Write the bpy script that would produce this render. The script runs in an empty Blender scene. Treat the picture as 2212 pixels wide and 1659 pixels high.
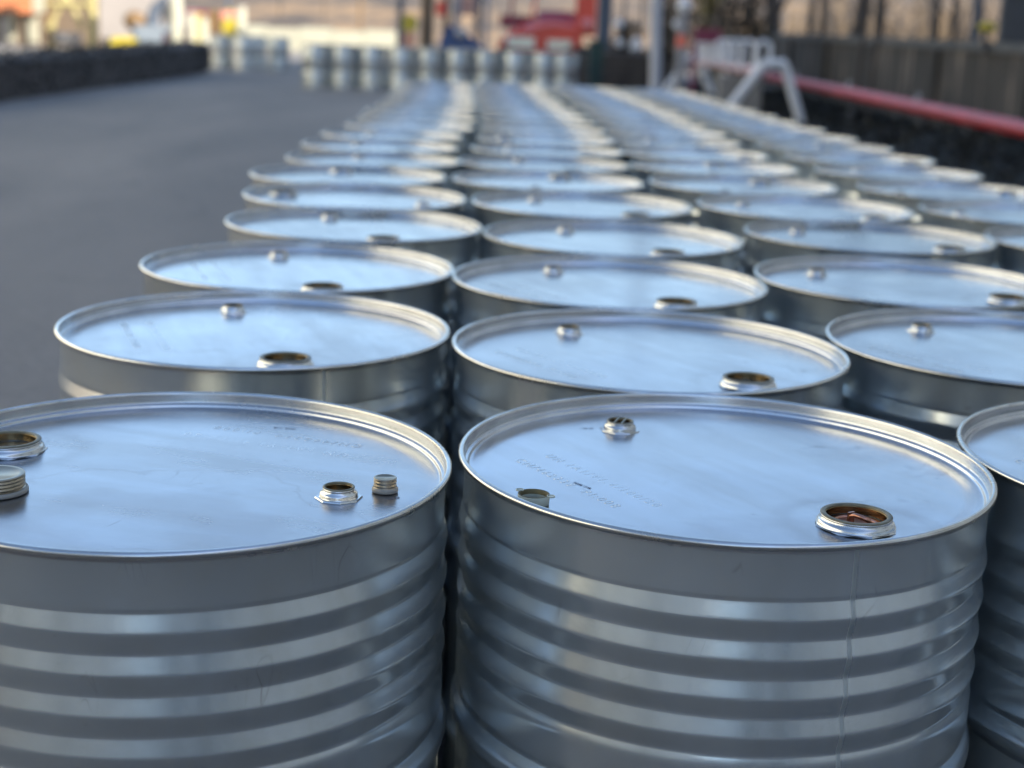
import bpy, math, random
from mathutils import Vector, Matrix, noise
rnd = random.Random(7)
S = bpy.context.scene
COL = S.collection
PI = math.pi
R = math.radians

# ------------------------------------------------------------------ camera
CAM_Z = 1.3455
PITCH = R(13.454)
ROLL = R(2.2276)
cam = bpy.data.cameras.new('camera')
cam.sensor_width = 36.0
cam.lens = 53.24
cam.clip_start = 0.05
cam.clip_end = 2000
cam.dof.use_dof = True
cam.dof.focus_distance = 1.50
cam.dof.aperture_fstop = 4.2
camo = bpy.data.objects.new('camera', cam)
COL.objects.link(camo)
camo.matrix_world = Matrix.Translation((0, 0, CAM_Z)) @ Matrix.Rotation(PI/2 - PITCH, 4, 'X') @ Matrix.Rotation(ROLL, 4, 'Z')
S.camera = camo

# ------------------------------------------------------------------ sky, sun, exposure
SUN_EL, SUN_ROT = R(29), R(131)
W = bpy.data.worlds.new('World')
S.world = W
W.use_nodes = True
nt = W.node_tree
bg = nt.nodes['Background']
sky = nt.nodes.new('ShaderNodeTexSky')
sky.sky_type = 'NISHITA'
sky.sun_disc = False
sky.sun_elevation = SUN_EL
sky.sun_rotation = SUN_ROT
sky.altitude = 50
sky.air_density = 1.0
sky.dust_density = 0.4
sky.ozone_density = 1.1
nt.links.new(sky.outputs[0], bg.inputs[0])
bg.inputs[1].default_value = 0.105
sl = bpy.data.lights.new('sun', 'SUN')
sl.energy = 4.8
sl.angle = R(0.5)
sl.color = (1.0, 0.93, 0.80)
so = bpy.data.objects.new('sun', sl)
COL.objects.link(so)
sd = Vector((math.sin(SUN_ROT)*math.cos(SUN_EL), math.cos(SUN_ROT)*math.cos(SUN_EL), math.sin(SUN_EL)))
so.rotation_euler = sd.to_track_quat('Z', 'Y').to_euler()
S.view_settings.view_transform = 'Standard'
S.view_settings.look = 'None'
S.view_settings.exposure = 1.6
S.view_settings.gamma = 1.0
S.cycles.max_bounces = 10
S.cycles.glossy_bounces = 8
S.cycles.use_denoising = True

# ------------------------------------------------------------------ projection helper (real distances from a surveyed view)
FPX, PW, PH = 3271.4, 2212.0, 1659.0
def at(u, v, Y):
    a, b = (u - PW/2)/FPX, (v - PH/2)/FPX
    cr, sr = math.cos(ROLL), math.sin(ROLL)
    X, Yi = cr*a + sr*b, -sr*a + cr*b
    c, s = math.cos(PITCH), math.sin(PITCH)
    y, z = c - s*Yi, -s - c*Yi
    t = Y/y
    return Vector((X*t, Y, CAM_Z + z*t))
def gz(y):
    return -max(0.0, min(y, 130.0) - 4.0)*0.0048

# ------------------------------------------------------------------ mesh helpers
class MB:
    def __init__(self):
        self.v, self.f, self.s = [], [], []
    def add(self, vs, fs, smooth=False):
        n = len(self.v)
        self.v += [tuple(p) for p in vs]
        self.f += [tuple(i + n for i in q) for q in fs]
        self.s += [smooth]*len(fs)
    def box(self, c, d, rz=0.0, rx=0.0, ry=0.0):
        m = Matrix.Translation(c) @ Matrix.Rotation(rz, 4, 'Z') @ Matrix.Rotation(ry, 4, 'Y') @ Matrix.Rotation(rx, 4, 'X')
        hx, hy, hz = d[0]/2, d[1]/2, d[2]/2
        vs = [m @ Vector((x*hx, y*hy, z*hz)) for z in (-1, 1) for y in (-1, 1) for x in (-1, 1)]
        self.add(vs, [(0,2,3,1),(4,5,7,6),(0,1,5,4),(2,6,7,3),(0,4,6,2),(1,3,7,5)])
    def bbox(self, a, b):
        self.box([(a[i]+b[i])/2 for i in range(3)], [abs(b[i]-a[i]) for i in range(3)])
    def tube(self, pts, rad, seg=10, cap=True):
        pts = [Vector(p) for p in pts]
        if not hasattr(rad, '__len__'):
            rad = [rad]*len(pts)
        vs, fs = [], []
        t0 = (pts[1]-pts[0]).normalized()
        up = Vector((0, 0, 1)) if abs(t0.z) < 0.9 else Vector((1, 0, 0))
        n = t0.cross(up).normalized()
        for i, p in enumerate(pts):
            t = (pts[min(i+1, len(pts)-1)] - pts[max(i-1, 0)]).normalized()
            n = (n - t*n.dot(t)).normalized()
            b = t.cross(n)
            for k in range(seg):
                a = 2*PI*k/seg
                vs.append(p + (n*math.cos(a) + b*math.sin(a))*rad[i])
        for i in range(len(pts)-1):
            for k in range(seg):
                k2 = (k+1) % seg
                fs.append((i*seg+k, i*seg+k2, (i+1)*seg+k2, (i+1)*seg+k))
        self.add(vs, fs, True)
        if cap:
            m = len(pts)-1
            self.add(vs[:seg], [tuple(reversed(range(seg)))])
            self.add(vs[m*seg:], [tuple(range(seg))])
    def lathe(self, prof, seg=48, c=(0, 0, 0), close=False):
        vs, fs = [], []
        for r, z in prof:
            for k in range(seg):
                a = 2*PI*k/seg
                vs.append((c[0]+r*math.cos(a), c[1]+r*math.sin(a), c[2]+z))
        n = len(prof)
        for i in range(n if close else n-1):
            j = (i+1) % n
            for k in range(seg):
                k2 = (k+1) % seg
                fs.append((i*seg+k, i*seg+k2, j*seg+k2, j*seg+k))
        self.add(vs, fs, True)
    def disc(self, r, z, seg=48, c=(0, 0, 0)):
        vs = [(c[0]+r*math.cos(2*PI*k/seg), c[1]+r*math.sin(2*PI*k/seg), c[2]+z) for k in range(seg)]
        self.add(vs, [tuple(range(seg))])
    def blob(self, c, rad, seg=10, rings=7, jit=0.0):
        vs, fs = [], []
        for i in range(rings+1):
            th = PI*i/rings
            for k in range(seg):
                a = 2*PI*k/seg
                q = 1 + jit*rnd.uniform(-1, 1)
                vs.append((c[0]+rad[0]*q*math.sin(th)*math.cos(a), c[1]+rad[1]*q*math.sin(th)*math.sin(a), c[2]+rad[2]*q*math.cos(th)))
        for i in range(rings):
            for k in range(seg):
                k2 = (k+1) % seg
                fs.append((i*seg+k, (i+1)*seg+k, (i+1)*seg+k2, i*seg+k2))
        self.add(vs, fs, True)
    def prism(self, poly, a, b, axis='y'):
        # poly = list of (p, q); extruded from a to b along axis
        def P(p, q, t):
            return {'y': (p, t, q), 'x': (t, p, q), 'z': (p, q, t)}[axis]
        n = len(poly)
        vs = [P(p, q, a) for p, q in poly] + [P(p, q, b) for p, q in poly]
        fs = [tuple(range(n)), tuple(reversed(range(n, 2*n)))] + [(i, i+n, (i+1) % n + n, (i+1) % n) for i in range(n)]
        self.add(vs, fs)
    def leaves(self, c, ext, count, size, shape='ellipsoid'):
        for _ in range(count):
            while True:
                p = Vector((rnd.uniform(-1, 1), rnd.uniform(-1, 1), rnd.uniform(-1, 1)))
                if shape == 'box' or p.length < 1:
                    break
            p = Vector((c[0]+p.x*ext[0], c[1]+p.y*ext[1], c[2]+p.z*ext[2]))
            d = Vector((rnd.gauss(0, 1), rnd.gauss(0, 1), rnd.gauss(0, 1))).normalized()
            e = d.orthogonal().normalized()
            e = Matrix.Rotation(rnd.uniform(0, 6.28), 3, d) @ e
            g = d.cross(e)
            s = size*rnd.uniform(0.6, 1.4)
            self.add([p-e*s, p-g*s*0.5, p+e*s, p+g*s*0.5], [(0, 1, 2, 3)])
    def mesh(self, name, mat):
        me = bpy.data.meshes.new(name)
        me.from_pydata(self.v, [], self.f)
        me.polygons.foreach_set('use_smooth', self.s)
        me.materials.append(mat)
        me.update()
        return me
    def build(self, name, mat, parent=None, loc=None):
        o = bpy.data.objects.new(name, self.mesh(name, mat))
        COL.objects.link(o)
        if parent is not None:
            o.parent = parent
        if loc is not None:
            o.location = loc
        return o
def mesh_obj(name, me, parent=None, loc=None, rz=None):
    o = bpy.data.objects.new(name, me)
    COL.objects.link(o)
    if parent is not None: o.parent = parent
    if loc is not None: o.location = loc
    if rz is not None: o.rotation_euler = (0, 0, rz)
    return o
def tag(o, label, cat, group=None):
    o['label'] = label
    o['category'] = cat
    if group: o['group'] = group
    return o
def thing(name, label, cat, loc=(0, 0, 0), rz=0.0, group=None):
    o = bpy.data.objects.new(name, None)
    o.empty_display_size = 0.1
    COL.objects.link(o)
    o.location = loc
    o.rotation_euler = (0, 0, rz)
    return tag(o, label, cat, group)
def struct(o, kind='structure'):
    o['kind'] = kind
    return o

# ------------------------------------------------------------------ materials
def newmat(name):
    m = bpy.data.materials.new(name)
    m.use_nodes = True
    return m, m.node_tree, m.node_tree.nodes['Principled BSDF']
def N(t, typ, **kw):
    n = t.nodes.new(typ)
    for k, v in kw.items():
        if k in n.inputs: n.inputs[k].default_value = v
        else: setattr(n, k, v)
    return n
def plain(name, col, rough=0.7, metal=0.0, var=0.15, scale=8.0, bump=0.0, bscale=60.0, spec=None):
    m, t, b = newmat(name)
    tc = N(t, 'ShaderNodeTexCoord')
    n = N(t, 'ShaderNodeTexNoise', Scale=scale, Detail=6.0, Roughness=0.6)
    t.links.new(tc.outputs['Object'], n.inputs['Vector'])
    r = N(t, 'ShaderNodeValToRGB')
    r.color_ramp.elements[0].position = 0.3
    r.color_ramp.elements[1].position = 0.7
    r.color_ramp.elements[0].color = [c*(1-var) for c in col] + [1]
    r.color_ramp.elements[1].color = [min(1, c*(1+var)) for c in col] + [1]
    t.links.new(n.outputs['Fac'], r.inputs['Fac'])
    t.links.new(r.outputs['Color'], b.inputs['Base Color'])
    b.inputs['Roughness'].default_value = rough
    b.inputs['Metallic'].default_value = metal
    if spec is not None: b.inputs['Specular IOR Level'].default_value = spec
    if bump:
        n2 = N(t, 'ShaderNodeTexNoise', Scale=bscale, Detail=4.0)
        t.links.new(tc.outputs['Object'], n2.inputs['Vector'])
        bp = N(t, 'ShaderNodeBump', Strength=bump, Distance=0.01)
        t.links.new(n2.outputs['Fac'], bp.inputs['Height'])
        t.links.new(bp.outputs['Normal'], b.inputs['Normal'])
    return m

def steel(name, col=(0.62, 0.645, 0.67), r0=0.2, r1=0.34, stain=0.0, wave=0.3, dirt=0.12, crisp=8.0, edge=1.0, metal=1.0, film=False):
    """zinc coated sheet: cloudy roughness, handling smears, faint tide marks"""
    m, t, b = newmat(name)
    L = t.links.new
    tc = N(t, 'ShaderNodeTexCoord')
    oi = N(t, 'ShaderNodeObjectInfo')
    off = N(t, 'ShaderNodeVectorMath', operation='SCALE')
    comb = N(t, 'ShaderNodeCombineXYZ')
    mul = N(t, 'ShaderNodeMath', operation='MULTIPLY')
    mul.inputs[1].default_value = 37.0
    L(oi.outputs['Random'], mul.inputs[0])
    for k in range(3): L(mul.outputs[0], comb.inputs[k])
    add = N(t, 'ShaderNodeVectorMath', operation='ADD')
    L(tc.outputs['Object'], add.inputs[0]); L(comb.outputs[0], add.inputs[1])
    P = add.outputs[0]
    big = N(t, 'ShaderNodeTexNoise', Scale=5.0, Detail=5.0, Roughness=0.55, Distortion=0.6)
    L(P, big.inputs['Vector'])
    # wiped streaks, stretched along x
    mp = N(t, 'ShaderNodeMapping')
    mp.inputs['Scale'].default_value = (3.0, 22.0, 6.0)
    mp.inputs['Rotation'].default_value = (0, 0, 0.35)
    L(P, mp.inputs['Vector'])
    st = N(t, 'ShaderNodeTexNoise', Scale=1.0, Detail=crisp, Roughness=0.65)
    L(mp.outputs[0], st.inputs['Vector'])
    fine = N(t, 'ShaderNodeTexNoise', Scale=160.0, Detail=3.0, Roughness=0.6)
    L(P, fine.inputs['Vector'])
    mx = N(t, 'ShaderNodeMath', operation='MULTIPLY_ADD')
    L(st.outputs['Fac'], mx.inputs[0]); mx.inputs[1].default_value = 0.5
    hb = N(t, 'ShaderNodeMath', operation='MULTIPLY'); hb.inputs[1].default_value = 0.5
    L(big.outputs['Fac'], hb.inputs[0]); L(hb.outputs[0], mx.inputs[2])
    mr = N(t, 'ShaderNodeMapRange')
    mr.inputs['From Min'].default_value = 0.36; mr.inputs['From Max'].default_value = 0.64
    mr.inputs['To Min'].default_value = r0; mr.inputs['To Max'].default_value = r1
    L(mx.outputs[0], mr.inputs['Value'])
    L(mr.outputs[0], b.inputs['Roughness'])
    # colour: clean zinc to dull film
    cr = N(t, 'ShaderNodeValToRGB')
    cr.color_ramp.elements[0].position = 0.38
    cr.color_ramp.elements[1].position = 0.62
    cr.color_ramp.elements[0].color = (*col, 1)
    cr.color_ramp.elements[1].color = (col[0]*(1-dirt*0.8), col[1]*(1-dirt), col[2]*(1-dirt*1.3), 1)
    L(mx.outputs[0], cr.inputs['Fac'])
    out = cr.outputs['Color']
    # small dark specks
    sp = N(t, 'ShaderNodeTexVoronoi', Scale=42.0)
    L(P, sp.inputs['Vector'])
    sm = N(t, 'ShaderNodeMapRange')
    sm.inputs['From Min'].default_value = 0.0; sm.inputs['From Max'].default_value = 0.07
    sm.inputs['To Min'].default_value = 0.55; sm.inputs['To Max'].default_value = 0.0
    L(sp.outputs['Distance'], sm.inputs['Value'])
    gate = N(t, 'ShaderNodeMath', operation='GREATER_THAN'); gate.inputs[1].default_value = 0.78
    sx = N(t, 'ShaderNodeSeparateXYZ'); L(sp.outputs['Color'], sx.inputs[0]); L(sx.outputs[0], gate.inputs[0])
    gm = N(t, 'ShaderNodeMath', operation='MULTIPLY'); L(gate.outputs[0], gm.inputs[0]); L(sm.outputs[0], gm.inputs[1])
    m1 = N(t, 'ShaderNodeMix', data_type='RGBA')
    L(gm.outputs[0], m1.inputs['Factor']); L(out, m1.inputs['A']); m1.inputs['B'].default_value = (0.12, 0.12, 0.14, 1)
    out = m1.outputs['Result']
    if stain:
        if film:
            # dried film of spilt liquid over the front of the lid with a dark tide line
            fd = N(t, 'ShaderNodeVectorMath', operation='DISTANCE'); fd.inputs[1].default_value = (-0.055, 0.175, 0.8694)
            L(tc.outputs['Object'], fd.inputs[0])
            fn = N(t, 'ShaderNodeTexNoise', Scale=6.5, Detail=7.0, Roughness=0.55); L(P, fn.inputs['Vector'])
            fa = N(t, 'ShaderNodeMath', operation='MULTIPLY_ADD'); fa.inputs[1].default_value = 0.22; L(fn.outputs['Fac'], fa.inputs[0]); L(fd.outputs['Value'], fa.inputs[2])
            fr = N(t, 'ShaderNodeValToRGB')
            for i_, (p_, v_) in enumerate([(0.0, 0.02), (0.15, 0.10), (0.19, 0.34), (0.225, 0.30), (0.2495, 0.16), (0.262, 0.0), (0.318, 0.0), (0.3195, 0.6), (0.321, 0.0)]):
                if i_ == 0: e = fr.color_ramp.elements[0]; e.position = p_
                elif i_ == 1: e = fr.color_ramp.elements[1]; e.position = p_
                else: e = fr.color_ramp.elements.new(p_)
                e.color = (v_, v_, v_, 1)
            L(fa.outputs[0], fr.inputs['Fac'])
            mf = N(t, 'ShaderNodeMix', data_type='RGBA'); L(fr.outputs['Color'], mf.inputs['Factor']); L(out, mf.inputs['A']); mf.inputs['B'].default_value = (0.40, 0.35, 0.33, 1)
            out = mf.outputs['Result']
        # brownish handling ring round the large bung
        vd = N(t, 'ShaderNodeVectorMath', operation='DISTANCE'); vd.inputs[1].default_value = (0.206, 0, 0.8694)
        L(tc.outputs['Object'], vd.inputs[0])
        wn = N(t, 'ShaderNodeTexNoise', Scale=11.0, Detail=5.0); L(P, wn.inputs['Vector'])
        wa = N(t, 'ShaderNodeMath', operation='MULTIPLY_ADD'); wa.inputs[1].default_value = 0.05; L(wn.outputs['Fac'], wa.inputs[0]); L(vd.outputs['Value'], wa.inputs[2])
        rr_ = N(t, 'ShaderNodeValToRGB')
        rr_.color_ramp.elements[0].position = 0.085; rr_.color_ramp.elements[0].color = (0, 0, 0, 1)
        rr_.color_ramp.elements[1].position = 0.098; rr_.color_ramp.elements[1].color = (0.34, 0.34, 0.34, 1)
        e = rr_.color_ramp.elements.new(0.118); e.color = (0, 0, 0, 1)
        L(wa.outputs[0], rr_.inputs['Fac'])
        g2 = N(t, 'ShaderNodeMath', operation='MULTIPLY'); L(rr_.outputs['Color'], g2.inputs[0]); L(big.outputs['Fac'], g2.inputs[1])
        m4 = N(t, 'ShaderNodeMix', data_type='RGBA'); L(g2.outputs[0], m4.inputs['Factor']); L(out, m4.inputs['A']); m4.inputs['B'].default_value = (0.20, 0.17, 0.15, 1)
        out = m4.outputs['Result']
        # dried tide marks: a thin contour of a wandering noise
        n3 = N(t, 'ShaderNodeTexNoise', Scale=2.6, Detail=7.0, Roughness=0.52, Distortion=0.3)
        L(P, n3.inputs['Vector'])
        s1 = N(t, 'ShaderNodeMath', operation='SUBTRACT'); s1.inputs[1].default_value = 0.56; L(n3.outputs['Fac'], s1.inputs[0])
        s2 = N(t, 'ShaderNodeMath', operation='ABSOLUTE'); L(s1.outputs[0], s2.inputs[0])
        s3 = N(t, 'ShaderNodeMapRange')
        s3.inputs['From Min'].default_value = 0.0; s3.inputs['From Max'].default_value = 0.0025
        s3.inputs['To Min'].default_value = stain; s3.inputs['To Max'].default_value = 0.0
        L(s2.outputs[0], s3.inputs['Value'])
        nk = N(t, 'ShaderNodeTexNoise', Scale=6.0, Detail=3.0); L(P, nk.inputs['Vector'])
        km = N(t, 'ShaderNodeMapRange'); km.inputs['From Min'].default_value = 0.46; km.inputs['From Max'].default_value = 0.60
        L(nk.outputs['Fac'], km.inputs['Value'])
        s3b = N(t, 'ShaderNodeMath', operation='MULTIPLY'); L(s3.outputs[0], s3b.inputs[0]); L(km.outputs[0], s3b.inputs[1])
        m2 = N(t, 'ShaderNodeMix', data_type='RGBA')
        L(s3b.outputs[0], m2.inputs['Factor']); L(out, m2.inputs['A']); m2.inputs['B'].default_value = (0.28, 0.27, 0.29, 1)
        out = m2.outputs['Result']
        # inside the mark the film is duller
        s4 = N(t, 'ShaderNodeMapRange')
        s4.inputs['From Min'].default_value = 0.55; s4.inputs['From Max'].default_value = 0.66
        s4.inputs['To Min'].default_value = 0.0; s4.inputs['To Max'].default_value = 0.60
        L(n3.outputs['Fac'], s4.inputs['Value'])
        m3 = N(t, 'ShaderNodeMix', data_type='RGBA')
        L(s4.outputs[0], m3.inputs['Factor']); L(out, m3.inputs['A']); m3.inputs['B'].default_value = (0.42, 0.395, 0.39, 1)
        out = m3.outputs['Result']
    # each drum slightly duller or brighter
    tv = N(t, 'ShaderNodeMapRange'); tv.inputs['To Min'].default_value = 0.84; tv.inputs['To Max'].default_value = 1.06
    L(oi.outputs['Random'], tv.inputs['Value'])
    hv = N(t, 'ShaderNodeHueSaturation'); L(tv.outputs[0], hv.inputs['Value']); L(out, hv.inputs['Color'])
    out = hv.outputs['Color']
    # hairline scratches
    ms = N(t, 'ShaderNodeMapping'); ms.inputs['Scale'].default_value = (9.0, 1.3, 1.3); ms.inputs['Rotation'].default_value = (0, 0, 0.9)
    L(P, ms.inputs['Vector'])
    wr = N(t, 'ShaderNodeTexNoise', Scale=2.2, Detail=1.0); L(ms.outputs[0], wr.inputs['Vector'])
    vo = N(t, 'ShaderNodeTexVoronoi', Scale=5.0, feature='DISTANCE_TO_EDGE')
    va = N(t, 'ShaderNodeVectorMath', operation='ADD'); L(ms.outputs[0], va.inputs[0]); L(wr.outputs['Color'], va.inputs[1]); L(va.outputs[0], vo.inputs['Vector'])
    vm = N(t, 'ShaderNodeMapRange'); vm.inputs['From Max'].default_value = 0.012; vm.inputs['To Min'].default_value = 1.0; vm.inputs['To Max'].default_value = 0.0
    L(vo.outputs['Distance'], vm.inputs['Value'])
    ng = N(t, 'ShaderNodeTexNoise', Scale=14.0, Detail=2.0); L(P, ng.inputs['Vector'])
    nm = N(t, 'ShaderNodeMapRange'); nm.inputs['From Min'].default_value = 0.58; nm.inputs['From Max'].default_value = 0.68; nm.inputs['To Max'].default_value = 0.75
    L(ng.outputs['Fac'], nm.inputs['Value'])
    sm2 = N(t, 'ShaderNodeMath', operation='MULTIPLY'); L(vm.outputs[0], sm2.inputs[0]); L(nm.outputs[0], sm2.inputs[1])
    m5 = N(t, 'ShaderNodeMix', data_type='RGBA'); L(sm2.outputs[0], m5.inputs['Factor']); L(out, m5.inputs['A']); m5.inputs['B'].default_value = (0.33, 0.31, 0.31, 1)
    out = m5.outputs['Result']
    L(out, b.inputs['Base Color'])
    b.inputs['Metallic'].default_value = metal
    b.inputs['Specular Tint'].default_value = (edge, edge*1.01, edge*1.03, 1)
    # shallow waviness of the sheet plus micro grain
    wav = N(t, 'ShaderNodeTexNoise', Scale=7.0, Detail=1.0)
    L(P, wav.inputs['Vector'])
    b1 = N(t, 'ShaderNodeBump', Strength=wave, Distance=0.0015)
    L(wav.outputs['Fac'], b1.inputs['Height'])
    b2 = N(t, 'ShaderNodeBump', Strength=0.12, Distance=0.0004)
    L(fine.outputs['Fac'], b2.inputs['Height']); L(b1.outputs['Normal'], b2.inputs['Normal'])
    L(b2.outputs['Normal'], b.inputs['Normal'])
    return m

M = {}
M['lid'] = steel('zinc_lid', (0.665, 0.675, 0.705), 0.17, 0.27, stain=0.6, edge=0.78)
M['lid_stained'] = steel('zinc_lid_stained', (0.70, 0.705, 0.725), 0.18, 0.30, stain=0.4, edge=0.78, film=True)
M['body'] = steel('zinc_body', (0.60, 0.638, 0.655), 0.19, 0.27, dirt=0.16, wave=0.15, crisp=5.0, metal=0.84)
M['rim'] = steel('zinc_rim', (0.66, 0.67, 0.68), 0.18, 0.30, dirt=0.3)
M['seam'] = steel('weld_metal', (0.56, 0.60, 0.61), 0.34, 0.44, dirt=0.2, wave=0.0, metal=0.75)
M['flange'] = steel('plated_flange', (0.64, 0.65, 0.66), 0.2, 0.28, dirt=0.1, wave=0.0)
M['thread'] = plain('brassy_thread', (0.22, 0.155, 0.08), 0.25, 1.0, 0.3, 60)
M['gasket'] = plain('olive_gasket', (0.16, 0.14, 0.09), 0.45, 0.2, 0.3, 60)
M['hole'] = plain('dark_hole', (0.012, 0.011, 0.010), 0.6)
M['plug'] = plain('plated_plug', (0.31, 0.265, 0.20), 0.28, 1.0, 0.12, 40)
M['plugseal'] = plain('seal_band', (0.26, 0.24, 0.21), 0.45, 0.2, 0.1, 40)
M['copper'] = plain('coppery_plate', (0.45, 0.22, 0.16), 0.3, 1.0, 0.25, 60)
M['plastic'] = plain('pale_plastic', (0.42, 0.44, 0.36), 0.4, 0.0, 0.1, 60)
M['olive'] = plain('olive_foam', (0.10, 0.08, 0.03), 0.6, 0.0, 0.3, 80)
M['ink'] = plain('blue_black_ink', (0.05, 0.06, 0.12), 0.6)
M['emboss'] = steel('embossed_metal', (0.58, 0.60, 0.63), 0.24, 0.34, wave=0.0)
def asphalt():
    m, t, b = newmat('worn_asphalt')
    L = t.links.new
    tc = N(t, 'ShaderNodeTexCoord')
    mp = N(t, 'ShaderNodeMapping'); mp.inputs['Scale'].default_value = (0.55, 0.14, 1); mp.inputs['Rotation'].default_value = (0, 0, 0.12)
    L(tc.outputs['Object'], mp.inputs['Vector'])
    a = N(t, 'ShaderNodeTexNoise', Scale=1.0, Detail=5.0, Roughness=0.55, Distortion=0.5); L(mp.outputs[0], a.inputs['Vector'])
    g = N(t, 'ShaderNodeTexNoise', Scale=55.0, Detail=3.0, Roughness=0.7); L(tc.outputs['Object'], g.inputs['Vector'])
    r = N(t, 'ShaderNodeValToRGB')
    r.color_ramp.elements[0].position = 0.36; r.color_ramp.elements[0].color = (0.140, 0.130, 0.122, 1)
    r.color_ramp.elements[1].position = 0.66; r.color_ramp.elements[1].color = (0.218, 0.194, 0.172, 1)
    L(a.outputs['Fac'], r.inputs['Fac'])
    mr = N(t, 'ShaderNodeMapRange'); mr.inputs['From Min'].default_value = 0.3; mr.inputs['From Max'].default_value = 0.7; mr.inputs['To Min'].default_value = 0.72; mr.inputs['To Max'].default_value = 1.28
    L(g.outputs['Fac'], mr.inputs['Value'])
    mu = N(t, 'ShaderNodeVectorMath', operation='SCALE'); L(r.outputs['Color'], mu.inputs[0]); L(mr.outputs[0], mu.inputs['Scale'])
    # cracks
    v = N(t, 'ShaderNodeTexVoronoi', Scale=0.45, feature='DISTANCE_TO_EDGE'); 
    w = N(t, 'ShaderNodeTexNoise', Scale=1.5, Detail=5.0); L(tc.outputs['Object'], w.inputs['Vector'])
    va = N(t, 'ShaderNodeVectorMath', operation='ADD'); L(tc.outputs['Object'], va.inputs[0]); L(w.outputs['Color'], va.inputs[1]); L(va.outputs[0], v.inputs['Vector'])
    vr = N(t, 'ShaderNodeMapRange'); vr.inputs['From Max'].default_value = 0.006; vr.inputs['To Min'].default_value = 0.55; vr.inputs['To Max'].default_value = 0.0; L(v.outputs['Distance'], vr.inputs['Value'])
    mx = N(t, 'ShaderNodeMix', data_type='RGBA'); L(vr.outputs[0], mx.inputs['Factor']); L(mu.outputs[0], mx.inputs['A']); mx.inputs['B'].default_value = (0.04, 0.04, 0.042, 1)
    L(mx.outputs['Result'], b.inputs['Base Color'])
    b.inputs['Roughness'].default_value = 0.85
    bp = N(t, 'ShaderNodeBump', Strength=0.4, Distance=0.004); L(g.outputs['Fac'], bp.inputs['Height']); L(bp.outputs['Normal'], b.inputs['Normal'])
    return m
M['asphalt'] = asphalt()
M['concrete'] = None
def concrete():
    m, t, b = newmat('stained_concrete')
    L = t.links.new
    tc = N(t, 'ShaderNodeTexCoord')
    mp = N(t, 'ShaderNodeMapping'); mp.inputs['Scale'].default_value = (1.0, 1.6, 0.22)
    L(tc.outputs['Object'], mp.inputs['Vector'])
    n = N(t, 'ShaderNodeTexNoise', Scale=1.6, Detail=6.0, Roughness=0.65); L(mp.outputs[0], n.inputs['Vector'])
    r = N(t, 'ShaderNodeValToRGB')
    r.color_ramp.elements[0].position = 0.44; r.color_ramp.elements[0].color = (0.036, 0.031, 0.025, 1)
    r.color_ramp.elements[1].position = 0.68; r.color_ramp.elements[1].color = (0.24, 0.19, 0.15, 1)
    e = r.color_ramp.elements.new(0.55); e.color = (0.058, 0.050, 0.043, 1)
    L(n.outputs['Fac'], r.inputs['Fac']); L(r.outputs['Color'], b.inputs['Base Color'])
    b.inputs['Roughness'].default_value = 0.9
    return m
M['concrete'] = concrete()
M['cap'] = plain('dark_coping', (0.085, 0.085, 0.085), 0.8, 0, 0.25, 2)
M['redpipe'] = plain('red_pipe_paint', (0.34, 0.028, 0.036), 0.45, 0, 0.2, 3)
M['greypaint'] = plain('grey_paint', (0.30, 0.30, 0.32), 0.5, 0, 0.12, 4)
M['whitepaint'] = plain('white_paint', (0.62, 0.62, 0.64), 0.5, 0, 0.08, 5)
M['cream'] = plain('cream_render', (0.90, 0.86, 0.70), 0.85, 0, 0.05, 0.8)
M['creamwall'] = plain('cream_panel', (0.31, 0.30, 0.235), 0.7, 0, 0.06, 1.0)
M['tan'] = plain('tan_cladding', (0.12, 0.088, 0.06), 0.8, 0, 0.2, 0.6)
M['pinkwhite'] = plain('pale_tarpaulin', (0.25, 0.225, 0.215), 0.6, 0, 0.1, 1)
M['yellow'] = plain('yellow_paint', (0.38, 0.30, 0.025), 0.5, 0, 0.1, 3)
M['paleyellow'] = plain('pale_yellow_paint', (0.33, 0.28, 0.12), 0.6, 0, 0.1, 3)
M['orange'] = plain('orange_sheet', (0.40, 0.14, 0.06), 0.6, 0, 0.12, 1.5)
M['brown'] = plain('brown_paint', (0.13, 0.075, 0.03), 0.6, 0, 0.2, 5)
M['redpaint'] = plain('red_paint', (0.60, 0.07, 0.04), 0.35, 0, 0.1, 2)
M['maroon'] = plain('maroon_paint', (0.16, 0.02, 0.045), 0.5, 0, 0.2, 4)
M['slate'] = plain('slate_paint', (0.055, 0.07, 0.10), 0.6, 0, 0.15, 4)
M['darkgrey'] = plain('dark_grey_paint', (0.05, 0.05, 0.055), 0.6, 0, 0.2, 4)
M['bluetarp'] = plain('blue_tarpaulin', (0.03, 0.06, 0.16), 0.6, 0, 0.25, 4)
M['green'] = plain('dark_green_paint', (0.006, 0.028, 0.024), 0.5, 0, 0.2, 4)
M['rubber'] = plain('black_rubber', (0.02, 0.02, 0.022), 0.8)
M['bark'] = plain('dark_bark', (0.055, 0.045, 0.04), 0.9, 0, 0.3, 6, 0.4, 40)
M['hedge'] = plain('dark_hedge_leaf', (0.015, 0.015, 0.013), 0.7, 0, 0.2, 3, spec=0.2)
M['leaf'] = plain('evergreen_leaf', (0.050, 0.042, 0.030), 0.6, 0, 0.5, 2, spec=0.25)
M['leafy'] = plain('ochre_leaf', (0.16, 0.12, 0.03), 0.6, 0, 0.4, 2)
M['shade_render'] = plain('grey_render', (0.66, 0.69, 0.70), 0.85, 0, 0.1, 0.5)
M['blockgrey'] = plain('block_concrete', (0.22, 0.205, 0.19), 0.9, 0, 0.15, 3)
M['darkglass'] = plain('dark_window_glass', (0.03, 0.035, 0.045), 0.15)
M['headlamp'] = plain('headlamp_lens', (0.80, 0.76, 0.60), 0.25)
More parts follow.
